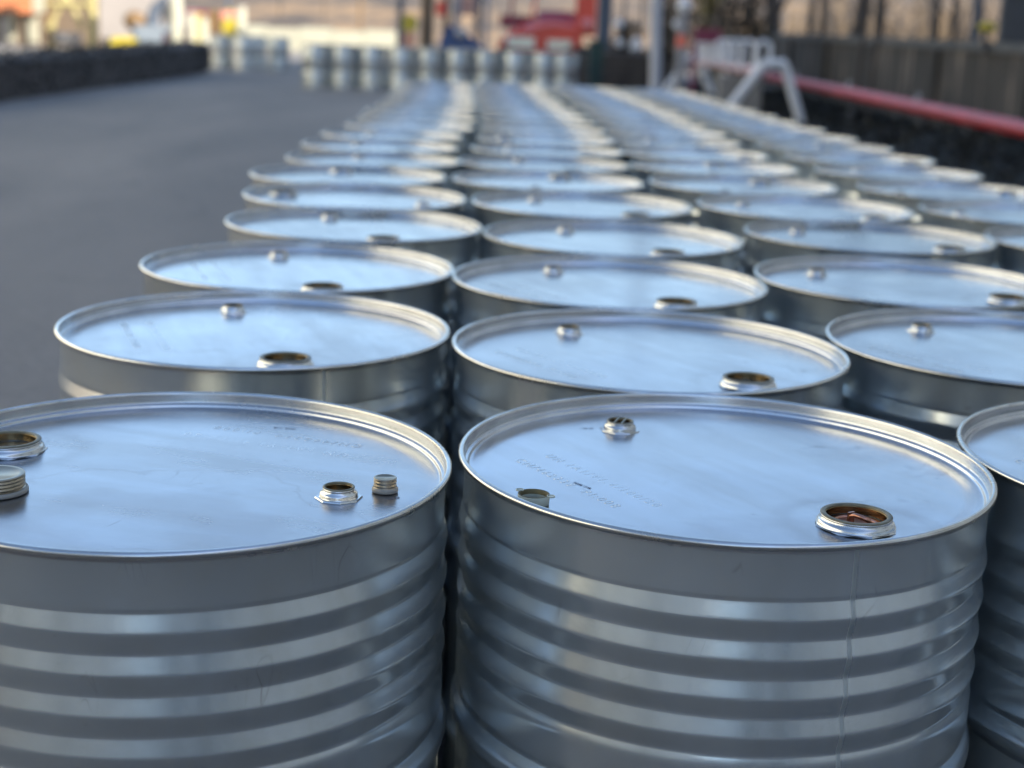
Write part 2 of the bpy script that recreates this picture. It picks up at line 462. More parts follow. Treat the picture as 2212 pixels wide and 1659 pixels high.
M['roof'] = plain('roof_sheet', (0.18, 0.18, 0.19), 0.6)

# ------------------------------------------------------------------ ground, hills
def ground():
    b = MB()
    ys = [-150, -60, -20, 0, 2, 4, 10, 20, 40, 70, 100, 130, 200, 400, 900]
    xs = [-600, -200, -60, -20, -8, 0, 8, 20, 60, 200, 600]
    vs = [(x, y, gz(y)) for y in ys for x in xs]
    n = len(xs)
    b.add(vs, [(j*n+i, j*n+i+1, (j+1)*n+i+1, (j+1)*n+i) for j in range(len(ys)-1) for i in range(n-1)])
    return struct(b.build('asphalt_yard', M['asphalt']))
ground()
def hillmat():
    m, t, b = newmat('winter_hillside')
    L = t.links.new
    tc = N(t, 'ShaderNodeTexCoord')
    n = N(t, 'ShaderNodeTexNoise', Scale=0.22, Detail=7.0, Roughness=0.7); L(tc.outputs['Object'], n.inputs['Vector'])
    r = N(t, 'ShaderNodeValToRGB')
    r.color_ramp.elements[0].position = 0.38; r.color_ramp.elements[0].color = (0.055, 0.044, 0.038, 1)
    sz = N(t, 'ShaderNodeSeparateXYZ'); L(tc.outputs['Object'], sz.inputs[0])
    zf = N(t, 'ShaderNodeMapRange')
    zf.inputs['From Min'].default_value = 1.5; zf.inputs['From Max'].default_value = 7.0
    L(sz.outputs[2], zf.inputs['Value'])
    r.color_ramp.elements[1].position = 0.60; r.color_ramp.elements[1].color = (0.24, 0.155, 0.085, 1)
    e = r.color_ramp.elements.new(0.48); e.color = (0.115, 0.084, 0.06, 1)
    L(n.outputs['Fac'], r.inputs['Fac'])
    mxw = N(t, 'ShaderNodeMix', data_type='RGBA')
    L(zf.outputs[0], mxw.inputs['Factor']); L(r.outputs['Color'], mxw.inputs['A']); mxw.inputs['B'].default_value = (0.058, 0.056, 0.062, 1)
    L(mxw.outputs['Result'], b.inputs['Base Color'])
    b.inputs['Roughness'].default_value = 0.95
    return m
M['hill'] = hillmat()
def hills():
    b = MB()
    nx, ny = 60, 16
    vs = []
    for j in range(ny+1):
        y = 95 + j*14
        for i in range(nx+1):
            x = -230 + i*460/nx
            h = gz(y) - 0.3
            tt = max(0, (y-100)/140)
            h += (tt**0.9)*(24 + 9*noise.noise(Vector((x*0.012, y*0.01, 3.1))) + 2*noise.noise(Vector((x*0.05, y*0.04, 7.7))))
            vs.append((x, y, h))
    n = nx+1
    b.add(vs, [(j*n+i, j*n+i+1, (j+1)*n+i+1, (j+1)*n+i) for j in range(ny) for i in range(nx)], True)
    return struct(b.build('hills', M['hill']))
hills()

# ------------------------------------------------------------------ large buildings round the yard
def building(name, label, a, b_, wallm, roofm, side, openings):
    """a, b_ = opposite ground corners; side = which face carries the openings"""
    x0, y0, x1, y1, h = a[0], a[1], b_[0], b_[1], b_[2]
    t = thing(name, label, 'building', ((x0+x1)/2, (y0+y1)/2, 0))
    cx, cy = (x0+x1)/2, (y0+y1)/2
    w = MB(); w.bbox((x0-cx, y0-cy, -1), (x1-cx, y1-cy, h)); w.build('wall', wallm, t)
    r = MB(); r.bbox((x0-cx-0.4, y0-cy-0.4, h+0.003), (x1-cx+0.4, y1-cy+0.4, h+0.35)); r.build('roof', roofm, t)
    for (p, q, z0, z1) in openings:
        o = MB()
        if side == 'x-': o.bbox((x0-cx-0.06, p-cy, z0), (x0-cx-0.003, q-cy, z1))
        if side == 'x+': o.bbox((x1-cx+0.003, p-cy, z0), (x1-cx+0.06, q-cy, z1))
        if side == 'y+': o.bbox((p-cx, y1-cy+0.003, z0), (q-cx, y1-cy+0.06, z1))
        o.build('window', M['darkglass'], t)
    return t
building('warehouse', 'tall grey warehouse along the right side whose shadow covers the yard', (12.5, -60), (27, 33, 15.5), M['shade_render'], M['roof'], 'x-',
         [(y, y+2.4, 5, 8) for y in range(-52, 30, 9)])
building('factory_building', 'long sunlit cream factory building left of the yard', (-44, -17), (-24, 48, 15.0), M['cream'], M['roof'], 'x+',
         [(y, y+2.0, 4.2, 6.4) for y in range(-8, 46, 14)])
building('office_building', 'low grey office building behind the viewpoint', (-23.5, -27), (-3.2, -15, 7.5), M['shade_render'], M['roof'], 'y+',
         [(x, x+1.6, 1.2, 3.0) for x in (-18, -10.5)])
building('storage_building', 'grey storage building behind the viewpoint on the right', (3.6, -34), (11.5, -20, 7.0), M['shade_render'], M['roof'], 'y+',
         [(3.0, 5.4, 0.2, 3.4), (7.5, 9.9, 0.2, 3.4)])

t = bpy.data.objects['factory_building']
b = MB(); b.bbox((10.003, -32.5, -1), (10.09, 32.5, 3.0)); b.build('plinth', plain('brown_grey_plinth', (0.24, 0.20, 0.17), 0.85, 0, 0.1, 0.8), t)  # dark band added low on the wall, its colour standing in for shade
t = thing('yard_wall', 'pale grey yard wall closing the yard behind the viewpoint', 'wall', (0, -30, 0))  # unseen wall added to dim the sky gap mirrored in the drums
b = MB(); b.bbox((-6.5, -0.2, 0), (3.5, 0.2, 5.2)); b.build('wall_face', M['shade_render'], t)
b = MB(); b.bbox((-6.5, -0.25, 5.203), (3.5, 0.25, 5.35)); b.build('coping', M['roof'], t)

# ------------------------------------------------------------------ steel drums
HT = 0.887          # height of a drum
def tri(x):
    k = 0.994
    return math.asin(k*math.sin(x))/math.asin(k)
def body_profile(step=0.0022):
    pts = []
    def rad(d):
        rn = 0.2858
        if d < 0.0576: return rn - 0.0006*math.sin(PI*d/0.0576)
        if d < 0.2176:
            ph = (d-0.0576)/0.0400*2*PI - PI/2
            return rn - 0.0009 + 0.0048*(tri(ph)+1)/2
        if d < 0.272:
            e = min(1, (d-0.2176)/0.014)
            e2 = min(1, (0.272-d)/0.012)
            return rn - 0.0008 + 0.0030*(math.sin(e*PI/2))*math.sin(e2*PI/2)
        if d < 0.316:
            return rn - 0.0008 + 0.0085*math.sin(PI*(d-0.272)/0.044)**1.3
        if d < 0.571: return rn
        if d < 0.615:
            return rn + 0.0080*math.sin(PI*(d-0.571)/0.044)**1.3
        if 0.65 < d < 0.83:
            ph = (d-0.65)/0.045*2*PI - PI/2
            return rn + 0.0035*(tri(ph)+1)/2
        return rn
    d = 0.0080
    while d < 0.875:
        if d < 0.33: s = step
        elif 0.33 < d < 0.56: s = 0.03
        else: s = step*2.2
        pts.append((rad(d), HT-d))
        d += s
    pts += [(0.2858, 0.012), (0.290, 0.010), (0.2925, 0.006), (0.2915, 0.001), (0.287, 0.0), (0.284, 0.004), (0.282, 0.018), (0.0, 0.018)]
    return pts
RIM = []
for a, r_, z_ in [(None, 0.2856, -0.0105), (None, 0.2870, -0.0102), (None, 0.2893, -0.0095), (None, 0.2911, -0.0082), (None, 0.2922, -0.0064), (None, 0.2925, -0.0045),
                  (None, 0.2921, -0.0026), (None, 0.2911, -0.0010), (None, 0.2897, -0.0002), (None, 0.2881, 0.0), (None, 0.2868, -0.0006), (None, 0.2860, -0.0018), (None, 0.2857, -0.0035)]:
    RIM.append((r_, HT+z_*0.84))
LID = [(0.2857, HT-0.0030), (0.2856, HT-0.0070), (0.2855, HT-0.0110), (0.2853, HT-0.0130), (0.2846, HT-0.0139), (0.2836, HT-0.01405), (0.2824, HT-0.0143), (0.2815, HT-0.0149), (0.2810, HT-0.0158),
       (0.2807, HT-0.0170), (0.2802, HT-0.0180), (0.2792, HT-0.0185), (0.276, HT-0.0186), (0.268, HT-0.0184), (0.262, HT-0.0178), (0.256, HT-0.0176), (0.25, HT-0.0176)]
for r_ in (0.22, 0.18, 0.14, 0.1, 0.06, 0.03, 0.0):
    LID.append((r_, HT-0.0176 + 0.0006*(1-r_/0.25)))
ZL = HT - 0.0176
def drum_meshes(seg, step, tagn):
    d = {}
    b = MB(); b.lathe(body_profile(step), seg); d['body'] = b.mesh('drum_body_'+tagn, M['body'])
    b = MB(); b.lathe(RIM, seg); d['rim'] = b.mesh('drum_rim_'+tagn, M['rim'])
    b = MB(); b.lathe(LID, seg); d['lid'] = b.mesh('drum_lid_'+tagn, M['lid'])
    return d
DM = {'near': drum_meshes(192, 0.0020, 'near'), 'mid': drum_meshes(96, 0.0040, 'mid'), 'far': drum_meshes(40, 0.008, 'far')}
# a side seam that follows the wall
def seam_mesh():
    b = MB()
    pr = [p for p in body_profile(0.0022) if p[1] > 0.02][:-2]
    w = 0.0026
    vs = []
    for r, z in pr:
        for dy, dr in ((-w, -0.0004), (-w*0.9, 0.0003), (-w*0.7, 0.00055), (w*0.7, 0.00055), (w*0.9, 0.0003), (w, -0.0004)):
            vs.append((r+dr, dy, z))
    n = 6
    b.add(vs, [(i*n+k, (i+1)*n+k, (i+1)*n+k+1, i*n+k+1) for i in range(len(pr)-1) for k in range(n-1)], True)
    return b.mesh('drum_seam', M['seam'])
SEAM = seam_mesh()
def flange_mesh(ro, rn, rt, h, sides=8):
    """polygon base plate, swelling neck, rolled lip; ro plate, rn neck foot, rt lip radius"""
    b = MB()
    for z0, z1, s in ((0.0, 0.0013, 1.0),):
        vs = [(ro*math.cos(2*PI*(k+0.5)/sides), ro*math.sin(2*PI*(k+0.5)/sides), z0) for k in range(sides)]
        vs += [(ro*0.97*math.cos(2*PI*(k+0.5)/sides), ro*0.97*math.sin(2*PI*(k+0.5)/sides), z1) for k in range(sides)]
        b.add(vs, [tuple(range(sides, 2*sides))] + [(i, (i+1) % sides, (i+1) % sides + sides, i+sides) for i in range(sides)])
    prof = [(rn*1.04, 0.0014), (rn*1.02, 0.0022), (rn*1.015, 0.0034), (rn*1.0, 0.0048), (rn*0.97, h*0.55), (rt*0.965, h*0.72), (rt*0.97, h*0.76), (rt*1.0, h*0.80), (rt*1.015, h*0.88), (rt*1.0, h*0.96),
            (rt*0.97, h), (rt*0.93, h), (rt*0.90, h*0.97), (rt*0.885, h*0.9)]
    b.lathe(prof, 56)
    return b.mesh('flange', M['flange'])
def thread_mesh(rt, h):
    b = MB()
    pr = [(rt*0.885, h*0.9)]
    z = h*0.86
    i = 0
    while z > 0.0012:
        pr.append((rt*(0.875 if i % 2 else 0.84), z))
        z -= 0.0011
        i += 1
    b.lathe(pr, 48)
    return b.mesh('thread', M['thread'])
def seal_mesh(rt, h):
    b = MB()
    b.lathe([(rt*1.0, h*0.965), (rt*1.02, h*1.0), (rt*1.0, h*1.06), (rt*0.95, h*1.09), (rt*0.89, h*1.09), (rt*0.86, h*1.04), (rt*0.86, h*0.9)], 56)
    return b.mesh('seal_ring', M['gasket'])
def hole_shade_mesh(rt):
    b = MB(); b.disc(rt*0.9, 0.0009, 32)  # near-black disc painting the shade inside the bung; the lid is closed
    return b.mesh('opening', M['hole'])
BIG = dict(ro=0.0420, rn=0.0380, rt=0.0350, h=0.0115)
SML = dict(ro=0.0245, rn=0.0192, rt=0.0160, h=0.0110)
FL = {'big': flange_mesh(sides=8, **BIG), 'small': flange_mesh(sides=8, **SML)}
TH = {'big': thread_mesh(BIG['rt'], BIG['h']), 'small': thread_mesh(SML['rt'], SML['h'])}
SE = {'big': seal_mesh(BIG['rt'], BIG['h']), 'small': seal_mesh(SML['rt'], SML['h'])}
HO = {'big': hole_shade_mesh(BIG['rt']), 'small': hole_shade_mesh(SML['rt'])}
def bung_detail(parent, which, x, seal):
    f = mesh_obj('bung_flange', FL[which], parent, (x, 0, ZL+0.0003), rnd.uniform(0, 0.7))
    mesh_obj('screw_thread', TH[which], f)
    mesh_obj('opening', HO[which], f)
    if seal: mesh_obj('seal_ring', SE[which], f)
    return f
def text_mesh(body, size, extr, mat, rz=0, shear=0.0):
    cu = bpy.data.curves.new('txt', 'FONT')
    cu.body = body; cu.size = size; cu.extrude = extr; cu.space_character = 1.45 if size > 0.01 else 1.15
    cu.shear = shear
    o = bpy.data.objects.new('txt', cu)
    COL.objects.link(o)
    dg = bpy.context.evaluated_depsgraph_get()
    me = bpy.data.meshes.new_from_object(o.evaluated_get(dg))
    bpy.data.objects.remove(o)
    me.materials.clear(); me.materials.append(mat)
    return me
TX1 = text_mesh('UN 1A1/Y1.4/100/20', 0.0165, 0.00012, M['emboss'])
TX2 = text_mesh('CN/462338  PI:008', 0.0165, 0.00012, M['emboss'])
INK = text_mesh('1-25 08', 0.0048, 0.0001, M['ink'])
INK2 = text_mesh('20208 17.08', 0.0046, 0.0001, M['ink'])

ORD = ['first', 'second', 'third', 'fourth', 'fifth', 'sixth', 'seventh', 'eighth', 'ninth', 'tenth', 'eleventh', 'twelfth', 'thirteenth',
       'fourteenth', 'fifteenth', 'sixteenth', 'seventeenth', 'eighteenth', 'nineteenth', 'twentieth', 'twenty-first']
COLN = ['column beside the open asphalt', 'column next to the asphalt-side column', 'column next to the pipe-side column', 'column nearest the red pipe']
# centre (x, y), turn of the lid (big bung direction, degrees), seam angle (world degrees)
FRONT = {
 (0, 0): (-.352, 1.525, 162, 95), (1, 0): (.236, 1.614, -57, -71), (2, 0): (.817, 1.681, -60, 60), (3, 0): (1.402, 1.755, -50, 20),
 (0, 1): (-.389, 2.239, -69, -61.7), (1, 1): (.201, 2.197, -53, 80), (2, 1): (.784, 2.323, -56, 60), (3, 1): (1.385, 2.395, -50, 20),
 (0, 2): (-.410, 2.824, -70, 30), (1, 2): (.173, 2.788, -58, 40), (2, 2): (.758, 2.926, -38, -20), (3, 2): (1.375, 3.02, -50, 20),
 (0, 3): (-.376, 3.443, -66, 30), (1, 3): (.213, 3.391, -58, 40), (2, 3): (.831, 3.576, -40, 12), (3, 3): (1.425, 3.62, -50, 20),
 (0, 4): (-.433, 3.989, 163, 30), (1, 4): (.167, 4.017, -50, 40), (2, 4): (.775, 4.131, -37, 12), (3, 4): (1.409, 4.205, 0, 20),
 (0, 5): (-.510, 4.545, 102, 30), (1, 5): (.086, 4.614, 78, 40), (2, 5): (.691, 4.730, 66, 12), (3, 5): (1.360, 4.80, 20, 20),
 (0, 6): (-.493, 5.105, -70, 30)}
def ipl(tab, y):
    for (a, p), (b, q) in zip(tab, tab[1:]):
        if y <= b: return p + (q-p)*(y-a)/(b-a)
    return tab[-1][1]
XT = [[(4.5, -.505), (6.15, -.53), (6.8, -.50), (10, -.58), (10.8, -.62), (12.6, -.70)],
      [(4.6, .09), (6.76, .10), (7.7, .07), (9.7, -.03), (11.8, -.12), (12.6, -.14)],
      [(4.7, .69), (6.4, .65), (7.0, .68), (9.5, .60), (12.6, .46)],
      [(4.7, 1.35), (5.3, 1.33), (7, 1.30), (8.7, 1.21), (11.4, 1.11), (12.6, 1.06)]]
proto_done = {}
def drum(x, y, ang, seam, lod, label, group, detail=2, z=None):
    t = thing('steel_drum', label, 'drum', (x, y, gz(y) if z is None else z), R(ang), group)
    if detail < 2: t.rotation_euler = (rnd.uniform(-.004, .004), rnd.uniform(-.004, .004), R(ang))
    D = DM[lod]
    bo = mesh_obj('body', D['body'], t)
    mesh_obj('rim', D['rim'], t)
    ld = mesh_obj('lid', D['lid'], t)
    if detail >= 1:
        seal = True
        bung_detail(ld, 'big', 0.206, seal)
        bung_detail(ld, 'small', -0.190, seal)
    if detail >= 2:
        mesh_obj('weld_seam', SEAM, bo, (0, 0, 0), R(seam-ang))
        mesh_obj('embossed_code', TX1, ld, (-0.135, -0.147, ZL+0.0002))
        mesh_obj('embossed_code', TX2, ld, (-0.135, -0.187, ZL+0.0002))
    return t, bo, ld
GRP = 'galvanised steel drums standing in four columns across the yard'
SPECIAL = {
 (0, 0): 'front left steel drum with two loose plugs lying on its stained lid',
 (1, 0): 'front centre steel drum with a loose plastic ring on its lid',
 (2, 0): 'steel drum cut by the right picture edge, its lid touching the front centre drum',
 (0, 1): 'steel drum directly behind the front left one, beside the open asphalt',
 (1, 1): 'steel drum directly behind the front centre drum with the plastic ring',
}
DR = {}
for c in range(4):
    y = None
    for r in range(21):
        if (c, r) in FRONT:
            x, y, ang, sm = FRONT[(c, r)]
        else:
            y = y + 0.592 + rnd.uniform(-0.004, 0.012)
            if y > 12.75: break
            x = ipl(XT[c], y) + rnd.uniform(-0.012, 0.012)
            ang = rnd.choice([-60, -60, 80, 150, 20]) + rnd.uniform(-25, 25)
            sm = rnd.uniform(0, 360)
        lod = 'near' if r < 3 else ('mid' if r < 8 else 'far')
        det = 2 if r < 3 else (1 if r < 9 else 0)
        lab = SPECIAL.get((c, r), '%s galvanised steel drum counting from the front in the %s' % (ORD[r], COLN[c]))
        if (c, r) == (3, 0): continue
        DR[(c, r)] = drum(x, y, ang, sm, lod, lab, GRP, det)

lo = DR[(0, 0)][2]
lo.data = lo.data.copy(); lo.data.materials[0] = M['lid_stained']
# handwritten / printed marks near the bungs of the two front drums, plug inside the front centre bungs
lA = DR[(0, 0)][2]
lB = DR[(1, 0)][2]
def mark(parent, me, wx, wy, drum_xy, ang, rz_world):
    # lid-local position of a point given relative to the drum centre in world axes
    a = -R(ang)
    lx, ly = wx*math.cos(a)-wy*math.sin(a), wx*math.sin(a)+wy*math.cos(a)
    return mesh_obj('ink_mark', me, parent, (lx, ly, ZL+0.0007), R(rz_world-ang))
mark(lA, INK, 0.229, -0.063, None, 162, 35)
mark(lA, INK2, 0.100, 0.196, None, 162, 176)
mark(lB, INK2, -0.167, -0.066, None, -57, -50)
mark(lB, INK, -0.152, 0.157, None, -57, 8)
b = MB()   # folded handle of the screwed-in plug, front centre drum
b.tube([(-0.014, -0.012, 0.003), (-0.019, -0.007, 0.0110), (-0.017, -0.001, 0.0135), (-0.011, 0.004, 0.0135), (-0.006, 0.007, 0.0115), (-0.005, 0.008, 0.003)], [0.0026]*6, 8)
b.box((-0.0035, 0.0065, 0.0085), (0.0022, 0.008, 0.0125), 0.5)
big = [o for o in lB.children if o.name.startswith('bung_flange')][0]
sml = [o for o in lB.children if o.name.startswith('bung_flange')][1]
hd = b.build('plug_handle', M['copper'], big, (0, 0, 0)); hd.rotation_euler = (0, 0, R(150) - big.rotation_euler.z)
b = MB(); b.disc(BIG['rt']*0.84, 0.0016, 40); b.lathe([(0.020, 0.0017), (0.021, 0.0035), (0.0225, 0.0035), (0.0235, 0.0017)], 40)
b.build('plug_face', M['copper'], big)
b = MB(); b.box((0.0, 0.0045, 0.0108), (0.026, 0.0012, 0.002), 0); b.box((0.0, -0.0045, 0.0108), (0.026, 0.0012, 0.002), 0)
cb = b.build('plug_bars', M['plug'], sml); cb.rotation_euler = (0, 0, R(130) - sml.rotation_euler.z)

# loose plugs on the front left drum
def plug(name, label, x, y, rt, h, rf, hf):
    t = thing(name, label, 'plug', (x, y, ZL+0.0008), 0.3, 'loose screw plugs lying on the front left lid')
    pr = [(rf*0.93, 0.0), (rf, 0.0006), (rf, hf*0.7), (rf*0.985, hf), (rt*1.02, hf*1.25)]
    b = MB(); b.lathe([(0.0, 0.0)] + pr, 56); b.build('seal_band', M['plugseal'], t)
    pr = [(rt*1.0, hf*1.2)]
    z = hf*1.35; k = 0
    while z < h-0.0016:
        pr.append((rt*(1.0 if k % 2 else 0.945), z)); pr.append((rt*(1.0 if k % 2 else 0.945), z+0.0007))
        z += 0.0018; k += 1
    pr += [(rt*1.0, h-0.0012), (rt*0.985, h-0.0003), (rt*0.95, h), (rt*0.80, h), (rt*0.77, h-0.0004), (0.0, h-0.0004)]
    b = MB(); b.lathe(pr, 56); b.build('threaded_cap', M['plug'], t)
    return t
plug('screw_plug', 'large round threaded plug lying upside down at the left picture edge', -0.351-0.160, 1.519-0.078, 0.0290, 0.0190, 0.0318, 0.0040)
plug('screw_plug', 'small round threaded plug lying beside the small bung of the front left drum', -0.351+0.2245, 1.519-0.028, 0.0120, 0.0150, 0.0136, 0.0038)
# plastic ring on the front centre drum
t = thing('plastic_ring', 'pale plastic ring with two ear tabs lying on the front centre lid', 'plastic ring', (0.236-0.2095, 1.608-0.137, ZL+0.0008), 0.0)
b = MB(); b.lathe([(0.0150, 0.0), (0.0160, 0.0), (0.0165, 0.009), (0.0158, 0.0098), (0.0150, 0.0098), (0.0143, 0.009), (0.0140, 0.0), (0.0150, 0.0)], 48)
b.build('ring_wall', M['plastic'], t)
b = MB(); b.lathe([(0.0139, 0.0052), (0.0142, 0.0093), (0.0151, 0.0103), (0.0162, 0.0100)], 48); b.build('foam_lining', M['olive'], t)
for aa in (140, -20):
    b = MB(); c, s = math.cos(R(aa)), math.sin(R(aa))
    b.lathe([(0.0, 0.0090), (0.0042, 0.0090), (0.0044, 0.0096), (0.0042, 0.0103), (0.0034, 0.0103), (0.0032, 0.0098), (0.0, 0.0098)], 20, (0.0185*c, 0.0185*s, 0))
    b.build('ear_tab', M['plastic'], t)

# far groups of drums, past the end of the field
k = 0
for i, u in enumerate([684, 744, 805, 868, 930, 991, 1052, 1114, 1176, 1222]):
    p = at(u, 100, 31.5 + 0.05*i)
    z = gz(p.y)
    drum(p.x, p.y, rnd.uniform(0, 360), 0, 'mid', '%s drum from the left in the row standing across behind the field of drums' % ORD[i].capitalize(), 'drums in the cross row behind the field', 0)
for i, (u, Y) in enumerate([(478, 40.5), (528, 40.2), (552, 41.6), (602, 41.0), (424, 47.5)]):
    p = at(u, 100, Y)
    nm = ['Blurred steel drum left of the far road group', 'Blurred steel drum second from left at the far roadside', 'Blurred steel drum set back between two others at the far roadside',
          'Blurred steel drum right of the far roadside group', 'Faint steel drum farthest off beside the hedge end'][i]
    drum(p.x, p.y, rnd.uniform(0, 360), 0, 'mid', nm, 'drums at the far left roadside', 0)

# ------------------------------------------------------------------ hedge on the left
def hedge(name, label, x, y0, y1, w, h, dens, size, mat, z0=None):
    t = thing(name, label, 'hedge', (x, (y0+y1)/2, gz((y0+y1)/2)))
    cy = (y0+y1)/2
    n = max(4, int((y1-y0)/0.35))
    b = MB()
    b.prism([(-w*0.42, 0), (w*0.42, 0), (w*0.42, h*0.80), (w*0.30, h*0.93), (-w*0.30, h*0.93), (-w*0.42, h*0.80)], y0-cy+0.1, y1-cy-0.1, 'y')
    b.build('twigs', M['bark'], t)
    b = MB()
    for i in range(n):
        y = y0 - cy + (i+0.5)*(y1-y0)/n
        b.leaves((0, y, h*0.5), (w*0.5, 0.5, h*0.5), int(dens*0.6), size, 'box')
    b.build('foliage', mat, t)
    return t
hedge('clipped_hedge', 'long low dark clipped hedge along the left side of the asphalt', -8.15, 14, 38, 1.1, 0.70, 190, 0.05, M['hedge'])

# ------------------------------------------------------------------ things beyond the hedge on the left
def slab(name, label, cat, u0, u1, v0, v1, Y, depth, mat, part=None, group=None, z0=None):
    """an upright block at distance Y whose front spans those bearings; reaches the ground"""
    p, q = at(u0, v0, Y), at(u1, v0, Y)
    zt = (p.z+q.z)/2
    zb = at((u0+u1)/2, v1, Y).z if v1 is not None else gz(Y)
    b = MB(); b.box((0, depth/2, (zt-zb)/2), (q.x-p.x, depth, zt-zb))
    o = b.build(name, mat); o.location = ((p.x+q.x)/2, Y, zb)
    return tag(o, label, cat, group)

# tan shed with pale doors
p0, p1 = at(-60, 60, 62), at(196, 60, 62)
t = thing('tan_shed', 'tan clad shed with cream door panels beyond the left hedge', 'shed', ((p0.x+p1.x)/2, 62, gz(62)))
w_ = p1.x-p0.x
b = MB(); b.bbox((-w_/2, 0, 0), (w_/2, 6, 4.2)); b.build('wall', M['tan'], t)
b = MB(); b.box((0, 3, 4.35), (w_+0.6, 6.8, 0.24)); b.build('roof', M['roof'], t)
for u0, u1, z0, z1 in ((58, 84, 0.1, 1.45), (18, 34, 0.1, 1.3)):
    a, c = at(u0, 60, 62), at(u1, 60, 62)
    b = MB(); b.bbox((a.x-(p0.x+p1.x)/2, -0.08, z0), (c.x-(p0.x+p1.x)/2, -0.003, z1+0.4)); b.build('door', M['creamwall'], t)
# orange box hanging over
slab('orange_container', 'orange container standing in front of the tan shed', 'container', -12, 52, -60, 27, 60, 2.0, M['orange'])
slab('white_column', 'short thick white column left of the yellow gantry', 'column', 68, 96, -60, 28, 58, 0.5, M['creamwall'])
# yellow gantry frame
def legs_frame(name, label, cat, parts, mat, Y, base_u):
    o = thing(name, label, cat, at(base_u, 60, Y)[:2] + (gz(Y),) if False else (at(base_u, 60, Y).x, Y, gz(Y)))
    for pn, pts, rad in parts:
        b = MB()
        b.tube([at(u, v, Y+dy) - Vector(o.location) for u, v, dy in pts], rad, 8)
        b.build(pn, mat, o)
    return o
legs_frame('yellow_gantry', 'yellow tubular gantry frame in front of the tan shed', 'gantry',
           [('brace', [(128, -30, 0), (160, 20, 0), (178, 62, 0)], 0.09), ('brace', [(104, 62, 0), (128, 18, 0), (150, -30, 0)], 0.08),
            ('leg', [(198, -40, 0), (200, 30, 0), (200, 130, 0)], 0.15), ('leg', [(116, 40, 0), (114, 130, 0)], 0.07), ('crossbar', [(100, 8, -0.1), (205, 12, -0.1)], 0.08)],
           M['paleyellow'], 54, 160)
t = thing('boulder', 'dark grey boulder lying below the yellow gantry', 'boulder', at(134, 84, 50))
b = MB(); b.blob((0, 0, 0), (0.32, 0.3, 0.2), 10, 7, 0.12); b.build('stone', M['darkgrey'], t)
t.location.z = at(134, 84, 50).z
# van
def van():
    Y = 50
    a, c = at(214, 0, Y), at(372, 0, Y)
    w = c.x-a.x
    t = thing('box_van', 'pale box van parked behind the left hedge', 'van', ((a.x+c.x)/2, Y, gz(Y)))
    b = MB(); b.bbox((-w/2, 0, 0.55), (w*0.30, 2.1, 2.7)); b.build('cargo_box', M['pinkwhite'], t)
    b = MB(); b.prism([(w*0.30+0.004, 0.5), (w*0.5, 0.5), (w*0.5, 1.15), (w*0.44, 1.9), (w*0.30+0.004, 1.95)], 0.1, 2.0, 'y'); b.build('cab', M['pinkwhite'], t)
    b = MB(); b.prism([(w*0.34, 1.2), (w*0.47, 1.2), (w*0.43, 1.8), (w*0.34, 1.8)], 0.09, 0.097, 'y'); b.build('side_window', M['darkglass'], t)
    for x in (-w*0.32, w*0.38):
        for y in (0.12, 1.95):
            b = MB(); b.tube([(x, y-0.11, 0.34), (x, y+0.11, 0.34)], 0.34, 20); b.build('wheel', M['rubber'], t)
    b = MB(); b.bbox((-w/2+0.1, 0.3, 0.35), (w*0.5-0.1, 1.8, 0.495)); b.build('chassis', M['darkgrey'], t)
van()
# yellow mound-like drum lying on hedge line
t = thing('yellow_barrel', 'bright yellow barrel lying on its side behind the hedge', 'barrel', at(270, 100, 47))
b = MB(); b.tube([(-0.40, 0, 0), (-0.36, 0, 0), (0, 0, 0), (0.36, 0, 0), (0.40, 0, 0)], [0.24, 0.27, 0.28, 0.27, 0.24], 20); b.build('shell', M['yellow'], t)
for x in (-0.15, 0.15):
    b = MB(); b.tube([(x-0.02, 0, 0), (x+0.02, 0, 0)], 0.292, 20); b.build('hoop', M['yellow'], t)
b = MB(); b.bbox((-0.4, -0.3, -1.3), (0.4, 0.3, -0.285)); b.build('pallet_stand', M['tan'], t)
for i, (u0, u1, vt, mk, lab, Y) in enumerate([(96, 106, -10, 'brown', 'narrow brown post left of the yellow gantry', 56), (0, 9, 40, 'darkgrey', 'dark grey locker at the left picture edge', 57),
        (40, 56, 44, 'tan', 'tan stack of boards left of the cream door panel', 57), (146, 172, 70, 'pinkwhite', 'small pale crate below the yellow gantry', 52),
        (352, 362, 70, 'maroon', 'thin maroon cylinder beside the blue grey machine', 46.5), (402, 408, 52, 'maroon', 'thin maroon bar left of the short cream post', 46.8),
        (424, 434, 30, 'yellow', 'small yellow board between the two short posts', 46.9)]):
    slab('storage_piece' if False else ['narrow_post', 'locker', 'board_stack', 'crate', 'gas_cylinder', 'steel_bar', 'yellow_board'][i], lab, ['post', 'locker', 'boards', 'crate', 'cylinder', 'bar', 'board'][i], u0, u1, vt, None, Y, 0.25, M[mk])
